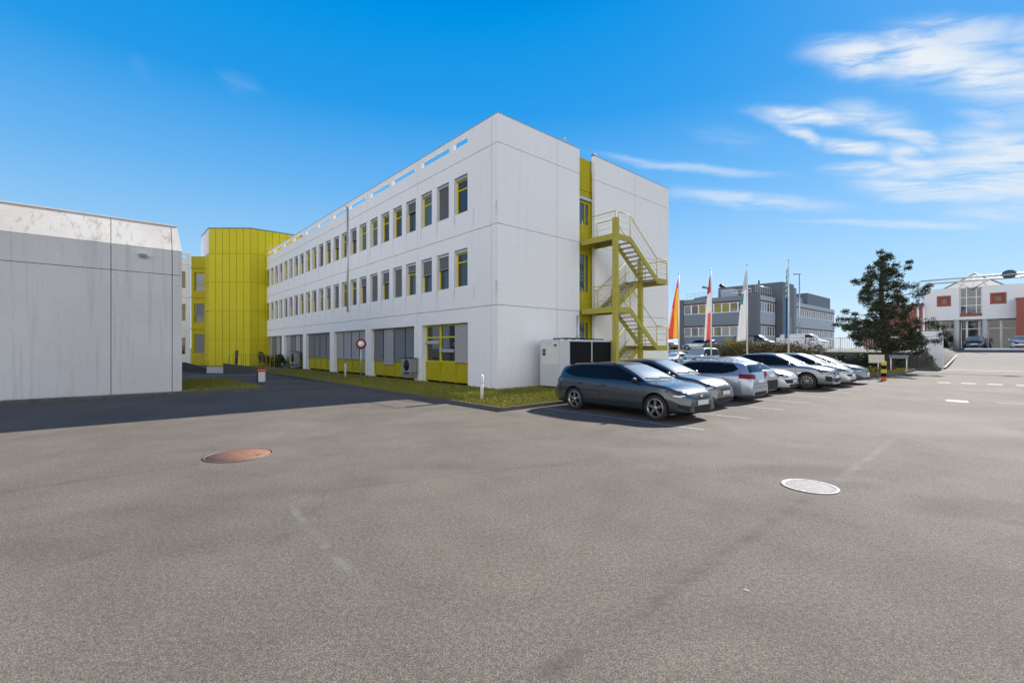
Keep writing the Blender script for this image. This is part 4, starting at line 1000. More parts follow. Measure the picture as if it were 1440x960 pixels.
def spec(L, H, W=1.80, kind='hatch', fo=.88, wb=2.62, nose=.62, hood=.78, cowl=1.0, **k):
    F = L/2; R0 = -L/2; cx = F-fo-k.get('cowlx', .38)        # cowl just behind the front axle
    wx = cx-k.get('rake', .80)                                 # top of the screen
    zr = H
    if kind == 'estate': re = [(R0+.62, zr-.05), (R0+.30, zr-.13), (R0+.07, 1.0)]
    elif kind == 'hatch': re = [(R0+1.0, zr-.05), (R0+.48, zr-.19), (R0+.10, 1.0)]
    elif kind == 'mpv': re = [(R0+.55, zr-.05), (R0+.26, zr-.12), (R0+.06, 1.05)]
    else: re = [(R0+.5, zr-.02), (R0+.10, zr-.05), (R0+.02, 1.2)]
    top = [(R0, .60), (R0+.02, .86)]+re[::-1]+[(wx-.75, zr), (wx-.25, zr-.005), (wx, zr-.055), ((wx+cx)/2, (zr-.055+cowl)/2+.035), (cx, cowl), ((cx+F)/2, (cowl+hood)/2+.035), (F-.28, hood+.02), (F-.08, hood-.07), (F-.015, nose), (F, nose-.12)]
    bh = k.get('beltr', .97)
    belt = [(R0, .55), (R0+.1, .86), (R0+.35, bh-.02), (-.4, bh-.02), (cx, cowl-.07), ((cx+F)/2, (cowl+hood)/2-.03), (F-.25, hood-.05), (F, nose-.2)]
    zt = zr-.13; b0 = bh+.03
    # side glass: front door, rear door, (estate) rear quarter
    mid = (wx+R0)/2*.35+wx*.3; bp = k.get('bp', wx-.62); cp = k.get('cp', bp-.86)
    fr = [(cx-.12, cowl+.005), (bp+.035, b0-.02), (bp+.035, zt+.005), (wx-.12, zt-.015)]
    rd = [(bp-.035, b0-.02), (cp+.03, b0), (cp+.03, zt), (bp-.035, zt+.005)]
    if kind == 'estate': q = [(cp-.03, b0), (R0+.62, b0+.07), (R0+.50, b0+.13), (R0+.68, zt-.04), (cp-.03, zt)]
    elif kind == 'mpv': q = [(cp-.03, b0), (R0+.42, b0+.04), (R0+.50, zt-.05), (cp-.03, zt)]
    else: q = [(cp-.03, b0), (R0+.66, b0+.09), (R0+.80, zt-.07), (cp-.03, zt)]
    side = [fr, rd, q] if kind != 'van' else [fr]
    hw = W/2; rw = k.get('rw', .66)
    o_ = .03
    dlo = None if kind == 'van' else [(fr[0][0]+.05, fr[0][1]-.01), (bp, b0-.05)]+([q[0] if False else (cp, b0-.03)]+[(x, z-.03) for x, z in q[1:2]]+([(q[2][0]-o_, q[2][1]), (q[3][0]-.02, q[3][1]+o_)] if len(q) == 5 else [(q[2][0]-.03, q[2][1]+.02)]))+[(cp, zt+o_), (bp, zt+o_+.005), (wx-.12, zt-.0+.01)]
    screen = [(-hw*.80, cowl+.02), (0, cowl+.005), (hw*.80, cowl+.02), (hw*rw*.93, zr-.10), (0, zr-.075), (-hw*rw*.93, zr-.10)]
    rearw = [(-hw*.70, 1.03), (hw*.70, 1.03), (hw*rw*.85, zr-.17), (-hw*rw*.85, zr-.17)]
    d = dict(dlo=dlo, L=L, W=W, H=H, wb=wb, fo=fo, top=top, belt=belt, side=side, screen=screen, rearw=rearw, rw=rw, xs=[R0+.35, cx-.2],
             head=[(F-.10, .50, hood-.15), (F-.12, .52, hood-.03), (F-.45, .80, hood+.0), (F-.55, .86, hood-.03), (F-.40, .84, hood-.16), (F-.2, .70, hood-.20)],
             tail=[(R0+.02, .52, .80), (R0+.02, .52, .94), (R0+.25, .86, .97), (R0+.30, .88, .82)],
             grille=[(-.42, hood-.09), (.42, hood-.09), (.34, hood-.24), (-.34, hood-.24)], intake=[[(-.62, .36), (.62, .36), (.5, .24), (-.5, .24)]],
             mirror=(cx-.30, cowl+.03), handles=[(bp+.18, .80), (cp+.16, .82)], pz=hood-.30,
             seams=[[(bp, b0-.02), (bp, .6), (bp+.01, .34)], [(cx-.12, cowl-.03), (cx-.02, .7), (cx-.03, .34)], [(cp-.02, b0), (cp-.05, .75)]])
    d.update({q_: v for q_, v in k.items() if q_ not in ('beltr', 'bp', 'cp', 'cowlx', 'rake')})
    return d
CR = GRID-math.pi/2                     # nose pointing out of the row
def place(a, b_front, L, rear=False): return G(a, b_front-L/2, 0)
P1 = paint('slate_blue_paint', (.030, .038, .048), .35, .24); P2 = paint('dark_silver_paint', (.10, .10, .102), .6, .28); P3 = paint('pale_silver_paint', (.30, .35, .40), .55, .28)
P4 = paint('grey_paint', (.30, .30, .30), .5, .35); P5 = paint('white_silver_paint', (.52, .52, .50), .2, .30); P6 = paint('bright_silver_paint', (.19, .21, .24), .6, .27)
P7 = paint('cool_silver_paint', (.32, .34, .36), .6, .28); P8 = paint('steel_blue_paint', (.06, .09, .13), .6, .27); PW = paint('white_paint_car', (.60, .61, .62), 0, .3); PR = paint('red_car_paint', (.45, .03, .02), .2, .3); PD = paint('dark_blue_paint', (.025, .035, .055), .4, .3); PB = paint('black_van_paint', (.03, .03, .032), .3, .3); PL = paint('pale_blue_paint', (.28, .40, .48), .3, .35)
GR = 'cars parked in the row along the lane'
make_car('parked_car', 'slate grey estate car nearest the camera with black roof rails and dark alloy wheels', 'car', G(-1.3, 7.50), CR-R(2.5),
         spec(4.60, 1.45, 1.80, 'estate', fo=.82, wb=2.80, nose=.60, hood=.80, cowl=.97, rake=.92, cowlx=.30, rails=(.12, -1.75), rim=.25, wr=.325, spokes=5, spokemat=M['alloy'], mirror_mat=M['plastic'], crease=1, beltr=.99,
              grille=[(-.44, .70), (.44, .70), (.36, .56), (-.36, .56)], intake=[[(-.40, .40), (.40, .40), (.34, .25), (-.34, .25)], [(.55, .42), (.78, .46), (.78, .38), (.60, .30)], [(-.55, .42), (-.78, .46), (-.78, .38), (-.60, .30)]], pz=.485, bz=.63, lowtrim=.06), P1, GR)
make_car('parked_car', 'dark silver hatchback parked second in the row behind the slate grey estate', 'car', G(1.45, 6.95), CR+R(.5),
         spec(4.4, 1.50, 1.78, 'hatch', nose=.62, hood=.80, cowl=1.0, rake=1.0, cowlx=.22, rim=.2), P2, GR)
make_car('parked_car', 'pale blue silver estate car parked nose in with red tail lights towards the lane', 'car', G(4.15, 6.85), CR+math.pi+R(1),
         spec(4.65, 1.44, 1.80, 'estate', nose=.62, hood=.80, cowl=.97, rake=.95, rails=(.0, -1.7), railmat='alu', rim=.21, rseam=.63,
              tail=[(-2.3, .42, .80), (-2.3, .42, .95), (-2.0, .90, .97), (-1.95, .90, .82)], rpz=.72), P3, GR)
make_car('parked_car', 'grey hatchback with a dark rear bumper squeezed between the pale estate and the white hatchback', 'car', G(6.5, 6.7), CR+math.pi,
         spec(4.1, 1.44, 1.70, 'hatch', nose=.62, hood=.78, cowl=.96, tail=[(-2.05, .46, .80), (-2.05, .46, .98), (-1.78, .86, .98), (-1.73, .86, .80)], rbump=.62, rpz=.80, rim=.19), P4, GR)
make_car('parked_car', 'off white hatchback with a dark bumper band and rounded nose beside the tall silver crossover', 'car', G(8.85, 6.75), CR,
         spec(4.15, 1.47, 1.74, 'hatch', nose=.62, hood=.80, cowl=1.0, rake=.9, rails=(-.2, -1.2), railmat='alu', grille=[(-.72, .56), (.72, .56), (.66, .40), (-.66, .40)], pz=.48, rim=.19), P5, GR)
make_car('parked_car', 'tall silver crossover with wide black wheel arches and a five hole front grille', 'car', G(11.55, 7.35), CR-R(1),
         spec(4.70, 1.62, 1.87, 'hatch', fo=.92, wb=2.75, nose=.68, hood=.90, cowl=1.08, rake=.95, wr=.365, rim=.25, spokes=10, rimstyle='single', gc=.22, beltr=1.05,
              intake=[[(-.30, .52), (.30, .52), (.22, .34), (-.22, .34)], [(.58, .60), (.80, .64), (.80, .42), (.62, .40)], [(-.58, .60), (-.80, .64), (-.80, .42), (-.62, .40)], [(.36, .52), (.54, .54), (.52, .40), (.36, .38)], [(-.36, .52), (-.54, .54), (-.52, .40), (-.36, .38)]]), P6, GR)
make_car('parked_car', 'cool silver people carrier with a long side window and thin black grille line', 'car', G(14.1, 7.55), CR,
         spec(4.45, 1.60, 1.80, 'mpv', nose=.60, hood=.86, cowl=1.08, rake=1.0, cowlx=.15, grille=[(-.70, .62), (.70, .62), (.62, .52), (-.62, .52)], rim=.2, beltr=1.0), P7, GR)
make_car('parked_car', 'steel blue hatchback at the far end of the row beside the striped post', 'car', G(16.7, 7.7), CR,
         spec(4.3, 1.50, 1.78, 'hatch', nose=.62, hood=.84, cowl=1.02, rake=.95, cowlx=.2, rim=.2), P8, GR)
# far cars
HB = dict(fo=.86, wb=2.55)
G2 = 'cars parked beyond the flagpoles'
make_car('parked_car', 'white saloon parked facing the camera behind the leftmost flagpole', 'car', G(30.2, -8.3), GRID+math.pi, spec(4.4, 1.42, 1.75, 'hatch'), PW, G2, False)
make_car('parked_van', 'pale blue van parked facing the camera between two flagpoles', 'van', G(30.0, -5.4), GRID+math.pi,
         spec(4.7, 1.92, 1.86, 'mpv', nose=.85, hood=1.08, cowl=1.22, rake=.6, cowlx=.05, beltr=1.15, rw=.78, grille=[(-.6, .92), (.6, .92), (.55, .78), (-.55, .78)]), PL, G2, False)
make_car('parked_car', 'pale car half hidden left of the pale blue van', 'car', G(33.5, -10.2), GRID+math.pi, spec(4.2, 1.46, 1.72, 'hatch'), P7, G2, False)
def Gz(a, b): return G(a, b, H(a, b))
G3 = 'vehicles on the raised yard'
make_car('parked_car', 'silver estate seen from the side in front of the grey office block', 'car', Gz(48.5, -14.6), CR+math.pi, spec(4.6, 1.46, 1.78, 'estate', tail=[(-2.28, .45, .80), (-2.28, .45, 1.1), (-2.0, .9, 1.1), (-1.95, .9, .85)]), P7, G3, False)
make_car('parked_van', 'dark van with a pale windscreen behind the brown hedge', 'van', Gz(50, -8.0), CR,
         spec(4.9, 1.92, 1.88, 'van', nose=.85, hood=1.05, cowl=1.2, rake=.75, cowlx=.0, beltr=1.1, rw=.8), PB, G3, False)
make_car('parked_car', 'dark car with a bright windscreen half hidden by the office building corner', 'car', Gz(49.5, -20.6), CR, spec(4.5, 1.7, 1.8, 'mpv', nose=.7, hood=.9, cowl=1.1), PB, G3, False)
VAN = make_car('delivery_van', 'white panel van with small red lettering and a round dark emblem on its side', 'van', Gz(46.6, -1.4), CR,
         spec(4.95, 1.95, 1.90, 'van', fo=.85, wb=3.1, nose=.85, hood=1.05, cowl=1.22, rake=.75, cowlx=.0, beltr=1.1, rw=.84), PW, G3, False)
# lettering marks and emblem on the van's visible flank (+/- local y: visible side faces -u)
def van_marks():
    sgn = -1
    y = sgn*.957
    b = BM(); lathe(b, [(.10, 0), (.17, 0), (.17, .004*sgn), (.10, .004*sgn), (.10, 0)], 24, 'y', (-1.60, y-.0, 1.42)); obj('emblem', b, M['plastic'], VAN)
    rnd = random.Random(3)
    def row(x0, x1, z, h, m):
        b = BM(); x = x0
        while x < x1:
            w = rnd.uniform(.04, .09); box(b, x, x+w, y-.004, y+.004, z, z+h*rnd.uniform(.75, 1)); x += w+.03
        obj('lettering', b, m, VAN)
    row(-.15, .85, 1.44, .10, M['red']); row(.25, .85, 1.28, .08, M['red']); row(-1.0, -.25, 1.44, .06, M['grey3']); row(-2.2, -1.0, 1.08, .05, M['grey2'])
van_marks()
G4 = 'cars parked before the white building'
make_car('parked_car', 'red car half hidden by the pale wall in front of the white building', 'car', Gz(63.0, 7.7), GRID+math.pi, spec(4.3, 1.45, 1.76, 'hatch'), PR, G4, False)
make_car('parked_car', 'dark blue hatchback facing the camera before the white building entrance', 'car', Gz(61.8, 11.5), GRID+math.pi, spec(4.3, 1.50, 1.80, 'hatch', hood=.85, cowl=1.03), PD, G4, False)
make_car('parked_car', 'white car with a black grille at the right edge before the white building', 'car', Gz(60.5, 15.1), GRID+math.pi, spec(4.4, 1.45, 1.84, 'hatch', hood=.85, grille=[(-.6, .72), (.6, .72), (.5, .52), (-.5, .52)]), PW, G4, False)

# ------------------------------------------------------------------ grey office block across the yard
def grey_block():
    ka, kb = ab(37.7, 70); z0 = 1.75
    r = thing('grey_office_block', ka, kb, z0, label='grey clad two-storey office block with window bands and dark red trim lines', cat='building')
    zz = lambda z: z-z0
    SL = lambda s, z, d: Vector((-d, s, z)); SE = lambda s, z, d: Vector((s, -d, z))     # left face (looks at camera), right face
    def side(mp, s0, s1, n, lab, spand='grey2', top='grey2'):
        bm = BM(); w = (s1-s0)/n; hs = []
        for za, zb in ((3.8, 5.4), (7.6, 9.2)): hs.append((s0+.05, s1-.05, zz(za), zz(zb)))
        for za, zb in ((1.7, 3.8), (5.62, 7.6), (9.42, 10.15)): mbox(bm, mp, s0, s1, zz(za), zz(zb), -.3, 0)
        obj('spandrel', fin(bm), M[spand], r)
        bm = BM(); mbox(bm, mp, s0, s1, zz(5.42), zz(5.61), -.3, .06); mbox(bm, mp, s0, s1, zz(9.22), zz(9.41), -.3, .06); obj('red_trim', fin(bm), M['redline'], r)
        for za, zb in ((3.8, 5.4), (7.6, 9.2)):
            for k in range(n):
                fr = obj('window', frame_bm(mp, s0+w*k, s0+w*(k+1)-.01, zz(za)+.002, zz(zb)-.002, .10, -.2, -.08), M['white'], r)
                obj('pane', pane_bm(mp, s0+w*k+.08, s0+w*(k+1)-.09, zz(za)+.08, zz(zb)-.08, -.14), M['blue_glass'] if k % 3 else M['glass'], fr)
                if lab == 'L' and za > 7 and k in (2, 3, 5): obj('blind', pane_bm(mp, s0+w*k+.15, s0+w*(k+1)-.15, zz(za)+.12, zz(zb)-.3, -.10), M['forsythia'], fr)
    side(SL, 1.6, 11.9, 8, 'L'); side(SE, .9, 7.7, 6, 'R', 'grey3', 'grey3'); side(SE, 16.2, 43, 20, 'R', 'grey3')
    bm = BM(); box(bm, -.12, .88, -.12, 1.58, 0, zz(10.35)); obj('corner_pier', bm, M['grey1'], r); bm = BM(); box(bm, -.12, .4, 11.9, 12.9, 0, zz(10.2)); obj('corner_pier', bm, M['grey1'], r)
    bm = BM(); box(bm, .31, 43, .31, 12.8, 0, zz(10.1)); obj('block_core', bm, M['grey1'], r)
    bm = BM(); box(bm, 8.0, 13.5, -1.0, 9.5, 0, zz(12.75)); obj('service_tower', bm, M['grey1'], r)
    bm = BM(); box(bm, 13.55, 16.15, -.6, 6, 0, zz(12.4)); obj('service_tower', bm, M['grey2'], r)
    bm = BM(); box(bm, 30, 46, 1.5, 14, 0, zz(12.9)); obj('rear_block', bm, M['grey1'], r)
    bm = BM(); box(bm, 17, 27, 1.5, 9, zz(10.15), zz(11.6)); obj('roof_house', bm, M['grey2'], r)
    bm = BM()
    for i in range(15): tube(bm, (.4+.0*i, 1.0+i*.75, zz(10.15)), (.4, 1.0+i*.75, zz(11.15)), .02, n=5)
    tube(bm, (.4, 1.0, zz(11.15)), (.4, 11.6, zz(11.15)), .025, n=5); tube(bm, (.4, 1.0, zz(10.7)), (.4, 11.6, zz(10.7)), .02, n=5)
    for i in range(8): tube(bm, (.6+i, .5, zz(10.15)), (.6+i, .5, zz(11.7)), .03, n=5)
    for zq in (10.8, 11.3, 11.7): tube(bm, (.6, .5, zz(zq)), (7.6, .5, zz(zq)), .03, n=5)
    obj('roof_railing', bm, M['alu'], r)
    bm = BM(); tube(bm, (1.5, 10.8, zz(10.3)), (1.5, 8.3, zz(10.6)), .22); tube(bm, (1.5, 8.3, zz(10.2)), (1.5, 8.3, zz(12.1)), .2); tube(bm, (1.5, 8.3, zz(12.1)), (1.5, 9.3, zz(12.3)), .2); obj('vent_duct', bm, M['grey2'], r)
    bm = BM(); box(bm, 1, 3, 4.0, 6.0, zz(10.2), zz(11.5)); obj('roof_unit', bm, M['grey3'], r)
    bm = BM(); tube(bm, (9, 8.8, zz(12.7)), (9, 9.6, zz(13.4)), .25, .35); tube(bm, (9, 3, zz(12.7)), (9, 3, zz(13.5)), .12); tube(bm, (8.2, 4.6, zz(10.2)), (7.6, 4.6, zz(13.2)), .07); obj('roof_vent', bm, M['plastic'], r)
    bm = BM(); box(bm, 9.5, 12.4, -1.04, -1.002, zz(4.0), zz(7.0)); obj('shutter', bm, M['grey2'], r)
grey_block()
# ------------------------------------------------------------------ white showroom building at the street's end
def showroom():
    r = thing('white_building', 66.2, 11, 1.75, label='white two-storey building with a glass pyramid roof and two brick-red windows', cat='building')
    F = lambda s, z, d: Vector((-d, -(s-11), z-1.75))      # s = b coordinate
    bm = BM(); facade(bm, F, 6.7, 15.4, 5.35, 9.35, [(9.9, 11.85, 5.66, 9.2), (7.83, 9.15, 7.1, 8.45), (12.5, 13.85, 7.1, 8.45)], thick=.5, g=0)
    box(bm, .5, 10, -4.35, 4.25, 3.65, 7.5); obj('wall', fin(bm), M['white_wall'], r)
    for s0, s1 in ((7.83, 9.15), (12.5, 13.85)):
        w = obj('window', frame_bm(F, s0, s1, 7.1, 8.45, .20, -.30, -.04), M['brick'], r); obj('pane', pane_bm(F, s0+.2, s1-.2, 7.3, 8.25, -.2), M['brick'], w)
        obj('opening', pane_bm(F, s0+.5, s1-.42, 7.45, 7.95, -.18), M['glass'], w)
    w = obj('window', frame_bm(F, 9.92, 11.83, 5.68, 9.18, .08, -.45, -.3, bars=(7.1, 8.1), posts=(10.5, 11.35)), M['alu'], r)
    obj('pane', pane_bm(F, 10, 11.8, 5.7, 9.1, -.40), M['blue_glass'], w)
    bm = BM(); mbox(bm, F, 9.95, 11.8, 5.8, 6.15, -.29, -.2); obj('balcony_panel', fin(bm), M['brick'], w)
    for s0, s1 in ((6.75, 8.1), (8.1, 9.4), (9.95, 10.5), (10.5, 11.6), (11.6, 12.0), (12.3, 13.4), (13.4, 15.3)):
        w = obj('shop_window', frame_bm(F, s0, s1-.01, 1.8, 5.3, .09, -1.1, -.98, bars=(4.25,)), M['white'], r); obj('pane', pane_bm(F, s0+.05, s1-.06, 1.85, 5.25, -1.05), M['glass'], w)
    bm = BM(); box(bm, 1.2, 10, -4.3, 4.2, 0, 3.6); obj('showroom_core', bm, M['grey2'], r)
    for b in (9.62, 12.08):
        q = BM(); lathe(q, [(.27, 0), (.27, 3.6)], 18, 'z', (.35, -(b-11), 0)); obj('column', q, M['concrete'], r)
    q = BM()
    ap = q.verts.new((4.5, 0, 9.75)); base = [q.verts.new(c) for c in ((.6, -2.9, 7.5), (.6, 2.9, 7.5), (8.4, 2.9, 7.5), (8.4, -2.9, 7.5))]
    for i in range(4): q.faces.new((base[i], base[(i+1) % 4], ap))
    q.faces.new(base); fin(q); pr = obj('glass_pyramid', q, M['pyr'], r)
    q = BM()
    for c in ((.6, -2.9, 7.5), (.6, 2.9, 7.5), (8.4, 2.9, 7.5), (8.4, -2.9, 7.5)): tube(q, c, (4.5, 0, 9.76), .035, n=5)
    for y in (-1.3, 0, 1.3): tube(q, (.62, y, 7.52), (4.45, y*.1, 9.7), .02, n=5)
    tube(q, (-.05, 0, 7.3), (-.0, -1.5, 8.35), .06, n=5); tube(q, (-.05, 0, 7.3), (-.0, 1.5, 8.35), .05, n=5); obj('glazing_bar', q, M['grey3'], pr)
    q = BM(); box(q, -1.2, 8, -9.5, -3.6-.02, 0, 5.75); box(q, -.4, 6, 4.33, 8.2, 0, 5.85); box(q, 1, 8, 8.21, 10.8, 0, 3.9); obj('brick_annex', q, M['brick'], r)
    q = BM(); box(q, -1.28, 8.1, -9.6, -3.55, 5.76, 5.86); obj('annex_coping', q, M['brick'], r)
showroom()
# ------------------------------------------------------------------ gantry pipe frame over the road
def gantry():
    r = thing('pipe_gantry', 43.2, 8.7, 0, label='double white pipe gantry spanning the road with an oval sign', cat='gantry')
    for dx, z in ((0, 8.0), (.55, 7.75)):
        bm = BM(); tube(bm, (dx, 0-.35*(dx > 0), 1.0), (dx, 0-.35*(dx > 0), z-.2), .085); tube(bm, (dx, -.35*(dx > 0), z-.2), (dx, -.2-.35*(dx > 0), z), .085); tube(bm, (dx, -.2-.35*(dx > 0), z), (dx, -13, z), .075); tube(bm, (dx, -13, z), (dx, -13, 0), .085)
        obj('pipe_arch', bm, M['pole'], r)
gantry()
t = thing('oval_sign', 43.1, 14.4, 7.95, label='dark oval sign with a pale band hanging on the pipe gantry', cat='sign')
bm = BM(); lathe(bm, [(.001, 0), (.44, 0), (.44, .12), (.001, .12)], 28, 'y')
for v in bm.verts: v.co = Vector((-v.co.y-.12, v.co.x, v.co.z*.8))
obj('disc', fin(bm), M['grey1'], t)
bm = BM(); box(bm, -.27, -.241, -.42, .42, -.08, .02); obj('name_band', bm, M['grey3'], t)
# pale wall, fence, retaining wall
o = wall_thing('boundary_wall', G(41.5, 8.6)[:2], G(41.5, 10.55)[:2], 0, 3.35, 3.35, .3, M['white_wall'], 'pale free-standing wall between the pine and the road ramp')
o2 = wall_thing('retaining_wall', G(39.42, -34)[:2], G(39.42, 9.6)[:2], -.1, 1.50, 1.50, .22, M['dark_concrete'], 'long dark retaining wall below the white bar fence')
def fence():
    r = thing('bar_fence', 39.45, -1.8, 1.5, label='white upright-bar fence on top of the retaining wall', cat='fence')
    bm = BM(); L_ = 10.8; n = 62
    for i in range(n+1): y = -L_*i/n+3.6-3.6; box(bm, -.02, .02, -L_*i/n-.02, -L_*i/n+.02, .12, 1.28)
    obj('bar_row', bm, M['white'], r)
    bm = BM(); box(bm, -.03, .03, -L_, 0, 1.28, 1.36); box(bm, -.03, .03, -L_, 0, .06, .12); obj('rail', bm, M['white'], r)
    for i in range(5): bm = BM(); y = -L_*i/4; w = .13 if i == 0 else .05; box(bm, -w, w, y-w, y+w, 0, 1.42); obj('post', bm, M['white'], r)
fence()
# flagpoles and flags
def flagpole(i, px, pytop, cols, lab, wid, m2=None):
    b = [-6.3, -3.25, -.2, 2.9][i]; a = 27.4; base = G(a, b); Y = base.y; ztop = 1.85+(489.5-pytop)*Y/640
    r = empty('flagpole', base, GRID, label='%s of the four white flagpoles' % ['leftmost', 'second from left', 'third from left', 'rightmost'][i], cat='flagpole', group='flagpoles beyond the parked cars')
    bm = BM(); lathe(bm, [(.07, 0), (.055, ztop*.6), (.035, ztop-.05)], 12); obj('pole', bm, M['pole'], r)
    bm = BM(); lathe(bm, [(.04, ztop-.05), (.08, ztop), (.05, ztop+.07), (.01, ztop+.08)], 12); obj('finial', bm, M['alu'], r)
    # hanging flag: a folded cloth, narrow at the top and widening downwards
    n = 26; mcols = [mat('flag_cloth', c, .8) for c in cols]; zt = ztop-.45; zb = zt-wid[1]
    bm = BM(); grid = []
    fo = 8
    for j in range(n+1):
        t = j/n; z = zt-(zt-zb)*t; w = .10+(wid[0]-.10)*t**.9; row = []
        for q in range(fo+1):
            u = q/fo; y = .06+u*w; x = .10*math.sin(u*9+t*3+i)*min(1, t*2.2)*(1-.2*u)
            row.append(bm.verts.new((x-.02, y, z-.25*u*(1-t)-.10*u*t)))
        grid.append(row)
    for j in range(n):
        for q in range(fo):
            f = bm.faces.new((grid[j][q], grid[j+1][q], grid[j+1][q+1], grid[j][q+1])); f.smooth = True; u = q/fo; t = j/n
            f.material_index = wid[2](u, t)
    me = bpy.data.meshes.new('flag'); bm.to_mesh(me); bm.free()
    fl = obj('flag', me, mcols); md = fl.modifiers.new('t', 'SOLIDIFY'); md.thickness = .004
    fl.location = base; fl.rotation_euler = (0, 0, GRID); tag(fl, lab, 'flag')
flagpole(0, 955, 385, [(.62, .06, .03), (.80, .42, .03), (.75, .38, .30)], 'red and yellow flag hanging from the leftmost flagpole', (1.15, 5.6, lambda u, t: 1 if (u < .45 and t > .12) or (t > .2 and .45 <= u < .62 and t < .6) else (2 if u > .75 and t > .45 and t < .8 else 0)))
flagpole(1, 1001, 379, [(.45, .03, .03), (.75, .72, .70), (.72, .10, .08)], 'red and white flag hanging from the second flagpole', (.60, 5.8, lambda u, t: 0 if t < .26 else (1 if t < .55 or (u > .62) else 2)))
flagpole(2, 1053, 372, [(.72, .72, .71), (.02, .25, .25), (.40, .42, .42)], 'white flag with teal lettering hanging from the third flagpole', (.85, 5.9, lambda u, t: 1 if (.30 < t < .44 and u > .55) else (2 if t < .25 else 0)))
flagpole(3, 1111, 365.6, [(.02, .16, .38), (.04, .26, .28), (.55, .60, .60)], 'blue flag with teal top hanging limp on the rightmost flagpole', (.24, 5.6, lambda u, t: (1 if (int(t*40) % 3) else 2) if t < .40 else 0))
# street lamp
x, y = at(1124.3, 60); r = empty('street_lamp', (x, y, 1.7), label='tall grey street lamp behind the white van', cat='street lamp')
bm = BM(); lathe(bm, [(.10, 0), (.06, 9.9)], 10); obj('pole', bm, M['alu'], r)
bm = boxb(-.75, .1, -.15, .15, 9.85, 10.02, .04); obj('lamp_head', bm, M['grey3'], r)
# small signs near the pine
x, y = at(1232.5, 30.5); r = empty('notice_board', (x, y, .0), -R(30), label='blank beige board on a post beside the pine trunk', cat='sign')
bm = BM(); box(bm, -.42, .42, -.02, .02, .87, 1.42); obj('board', bm, M['beige'], r); bm = BM(); tube(bm, (.1, .04, 0), (.1, .04, 1.3), .03); obj('post', bm, M['alu'], r)
x, y = at(1264, 33.5); r = empty('name_board', (x, y, .1), -R(30), label='narrow grey board on two white legs right of the pine trunk', cat='sign')
bm = BM(); box(bm, -.55, .55, -.02, .02, 1.0, 1.24); obj('board', bm, M['grey2'], r); bm = BM(); tube(bm, (-.45, .04, 0), (-.45, .04, 1.1), .035); tube(bm, (.45, .04, 0), (.45, .04, 1.1), .035); obj('leg_pair', bm, M['white'], r)
r = thing('striped_post', 20.4, 9.9, 0, label='square post with yellow and black bands at the end of the car row', cat='bollard')
for k in range(5):
    bm = BM(); box(bm, -.11, .11, -.11, .11, k*.22, (k+1)*.22-.002); obj('band', bm, [M['orange'], M['black'], mat('band_yellow', (.60, .42, .05), .5)][(0 if k == 0 else (1 if k % 2 else 2))], r)
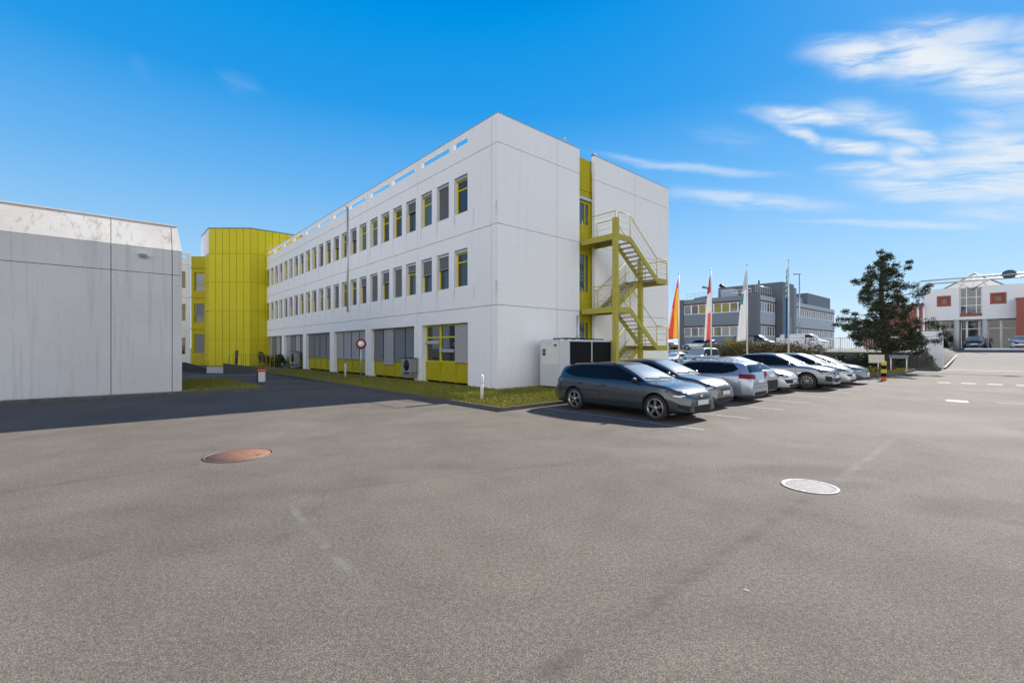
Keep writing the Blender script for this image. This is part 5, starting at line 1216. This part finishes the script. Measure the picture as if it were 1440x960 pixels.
# ------------------------------------------------------------------ pine tree
def pine():
    TY = 35.0; TX = (1247-720)/640*TY; base = Vector((TX, TY, .12)); rnd = random.Random(21)
    ray = Vector((TX, TY, 0)).normalized(); lat = Vector((ray.y, -ray.x, 0)); kx = 640/TY/(ray.y)   # px per metre sideways
    root = empty('pine_tree', base, label='ragged dark pine tree with a leaning trunk on the kerbed island', cat='tree')
    def loc(px, py, dep): return lat*((px-1247)/kx)+ray*dep+Vector((0, 0, 1.85+(489.5-py)*TY/640-.12))
    trunk = [loc(1250, 521, 0), loc(1247, 495, 0), loc(1243, 460, .1), loc(1240, 430, .0), loc(1239, 400, -.1), loc(1240, 375, 0), loc(1241, 360, 0)]
    trunk[0].z = -.1
    rad = [.42, .34, .27, .20, .14, .07, .03]; bm = BM()
    for i in range(len(trunk)-1): tube(bm, trunk[i], trunk[i+1], rad[i], rad[i+1], n=10, cap=False)
    clumps = []
    rows = [(360, 1236, 1246), (366, 1226, 1256), (376, 1218, 1263), (386, 1212, 1270), (397, 1210, 1276), (408, 1203, 1276), (419, 1200, 1272), (430, 1202, 1278), (441, 1196, 1286), (452, 1184, 1292), (462, 1180, 1298), (471, 1184, 1306), (480, 1196, 1312), (488, 1222, 1300)]
    for (py, xa, xb) in rows:
        mid = (xa+xb)/2; half = (xb-xa)/2; n = max(3, int(half/(2.9 if py < 435 else 2.5)))
        for i in range(n):
            ph = rnd.uniform(0, 6.283); rr = half*math.sqrt(rnd.uniform(.18, 1.0))
            clumps.append((mid+rr*math.cos(ph), py+rnd.uniform(-5, 5), rr*math.sin(ph)/kx*.95, rnd.uniform(.17, .40)))
    clumps += [(1298, 412, .2, .35), (1303, 407, .2, .28), (1290, 418, 0, .4), (1282, 405, .3, .4), (1286, 432, -.3, .4), (1178, 447, .3, .3), (1172, 455, .2, .3), (1186, 436, 0, .25), (1318, 462, -.2, .34), (1322, 472, .2, .3), (1306, 455, .3, .38), (1314, 481, .1, .3), (1276, 380, 0, .2), (1278, 372, .1, .2), (1199, 392, .1, .2), (1204, 375+20, 0, .25), (1288, 498, .2, .35), (1297, 494, -.2, .3)]
    vs = []; fs = []
    for (px, py, dep, r) in clumps:
        c = loc(px, py, dep); tz = max(.9, c.z-rnd.uniform(.1, .8)); o = None
        for a_, b_ in zip(trunk[:-1], trunk[1:]):
            if a_.z <= tz <= b_.z: o = a_+(b_-a_)*((tz-a_.z)/(b_.z-a_.z))
        if o is None: o = trunk[-1]
        m1 = o+(c-o)*.55+Vector((0, 0, -.12)); tube(bm, o, m1, .035, .022, n=5, cap=False); tube(bm, m1, c, .022, .008, n=5, cap=False)
        for _ in range(int(44+r*150)):
            d = Vector((rnd.gauss(0, 1), rnd.gauss(0, 1), rnd.gauss(0, .62))).normalized(); q = c+d*r*rnd.uniform(.25, 1.15)
            ax = (d+Vector((0, 0, .9))).normalized()
            for _n in range(9):
                e = (ax+Vector((rnd.gauss(0, .55), rnd.gauss(0, .55), rnd.gauss(0, .55)))).normalized()*rnd.uniform(.09, .17)
                s = e.cross(Vector((rnd.random()-.5, rnd.random()-.5, rnd.random()-.5))).normalized()*.013; k = len(vs)
                vs += [q-s, q+s, q+e]; fs.append((k, k+1, k+2))
    obj('trunk', bm, M['bark'], root); me = bpy.data.meshes.new('crown'); me.from_pydata([tuple(v) for v in vs], [], fs); obj('crown', me, M['needle'], root)
pine()
def bush(name, a, b, z, ra, rb, rz_, n, m, label, cat='bush', seed=0, leaf=.06):
    rnd = random.Random(seed); r = empty(name, G(a, b, z), GRID, label=label, cat=cat); vs = []; fs = []; bm = BM()
    for _ in range(int(12+n/250)):
        e = Vector((rnd.uniform(-ra, ra)*.9, rnd.uniform(-rb, rb)*.9, rnd.uniform(.5, 1)*rz_)); tube(bm, (e.x*.5, e.y*.7, 0), e, .03, .008, n=5, cap=False)
    lum = [(rnd.uniform(-ra, ra), rnd.uniform(-rb, rb), rnd.uniform(.25, .85)*rz_, rnd.uniform(.25, .5)*rz_*.8) for _ in range(max(8, n//120))]
    for _ in range(n):
        c = rnd.choice(lum); d = Vector((rnd.gauss(0, 1), rnd.gauss(0, 1), rnd.gauss(0, 1))).normalized()*c[3]*rnd.uniform(.5, 1.1)
        p = Vector(c[:3])+d; p.z = max(.02, p.z)
        e1 = Vector((rnd.gauss(0, 1), rnd.gauss(0, 1), rnd.gauss(0, 1))).normalized()*leaf; e2 = e1.cross(Vector((rnd.random(), rnd.random(), rnd.random()))).normalized()*leaf*.6; k = len(vs)
        vs += [p-e1, p+e2, p+e1, p-e2]; fs.append((k, k+1, k+2, k+3))
    obj('stem', bm, M['bark'], r); me = bpy.data.meshes.new('foliage'); me.from_pydata([tuple(v) for v in vs], [], fs); obj('foliage', me, m, r)
bush('hedge', 38.3, -3.6, .3, .9, 5.8, 2.1, 14000, M['hedge'], 'brown and olive hedge below the raised yard behind the flagpoles', 'hedge', 2, .08)
bush('flowering_bush', 39.9, -6.2, 1.1, .8, .9, 1.9, 1800, M['forsythia'], 'yellow flowering bush above the brown hedge', 'bush', 3, .07)
bush('hedge', 39.2, -14.5, 0, .6, 5, 1.3, 5000, M['hedge'], 'dark low hedge along the retaining wall behind the pale blue van', 'hedge', 8, .08)
bush('shrub', 38.2, 6.0, .0, .7, 2.6, 1.3, 4200, M['needle'], 'dark evergreen shrubs in front of the bar fence by the pine', 'bush', 4, .07)
bush('shrub', 40.0, 9.0, .3, .6, .8, 1.2, 1500, M['needle'], 'dark shrub at the foot of the pale boundary wall', 'bush', 6, .07)
bush('shrub', 26.5, 8.3, .1, 1.4, .5, .45, 2200, M['blade'], 'low bright green shrub on the kerbed island under the pine', 'bush', 5, .05)
bush('shrub', -.8, -33, .1, .7, 2.5, 1.2, 2000, M['needle'], 'dark shrub at the far end of the lawn strip by the left facade', 'bush', 9, .08)
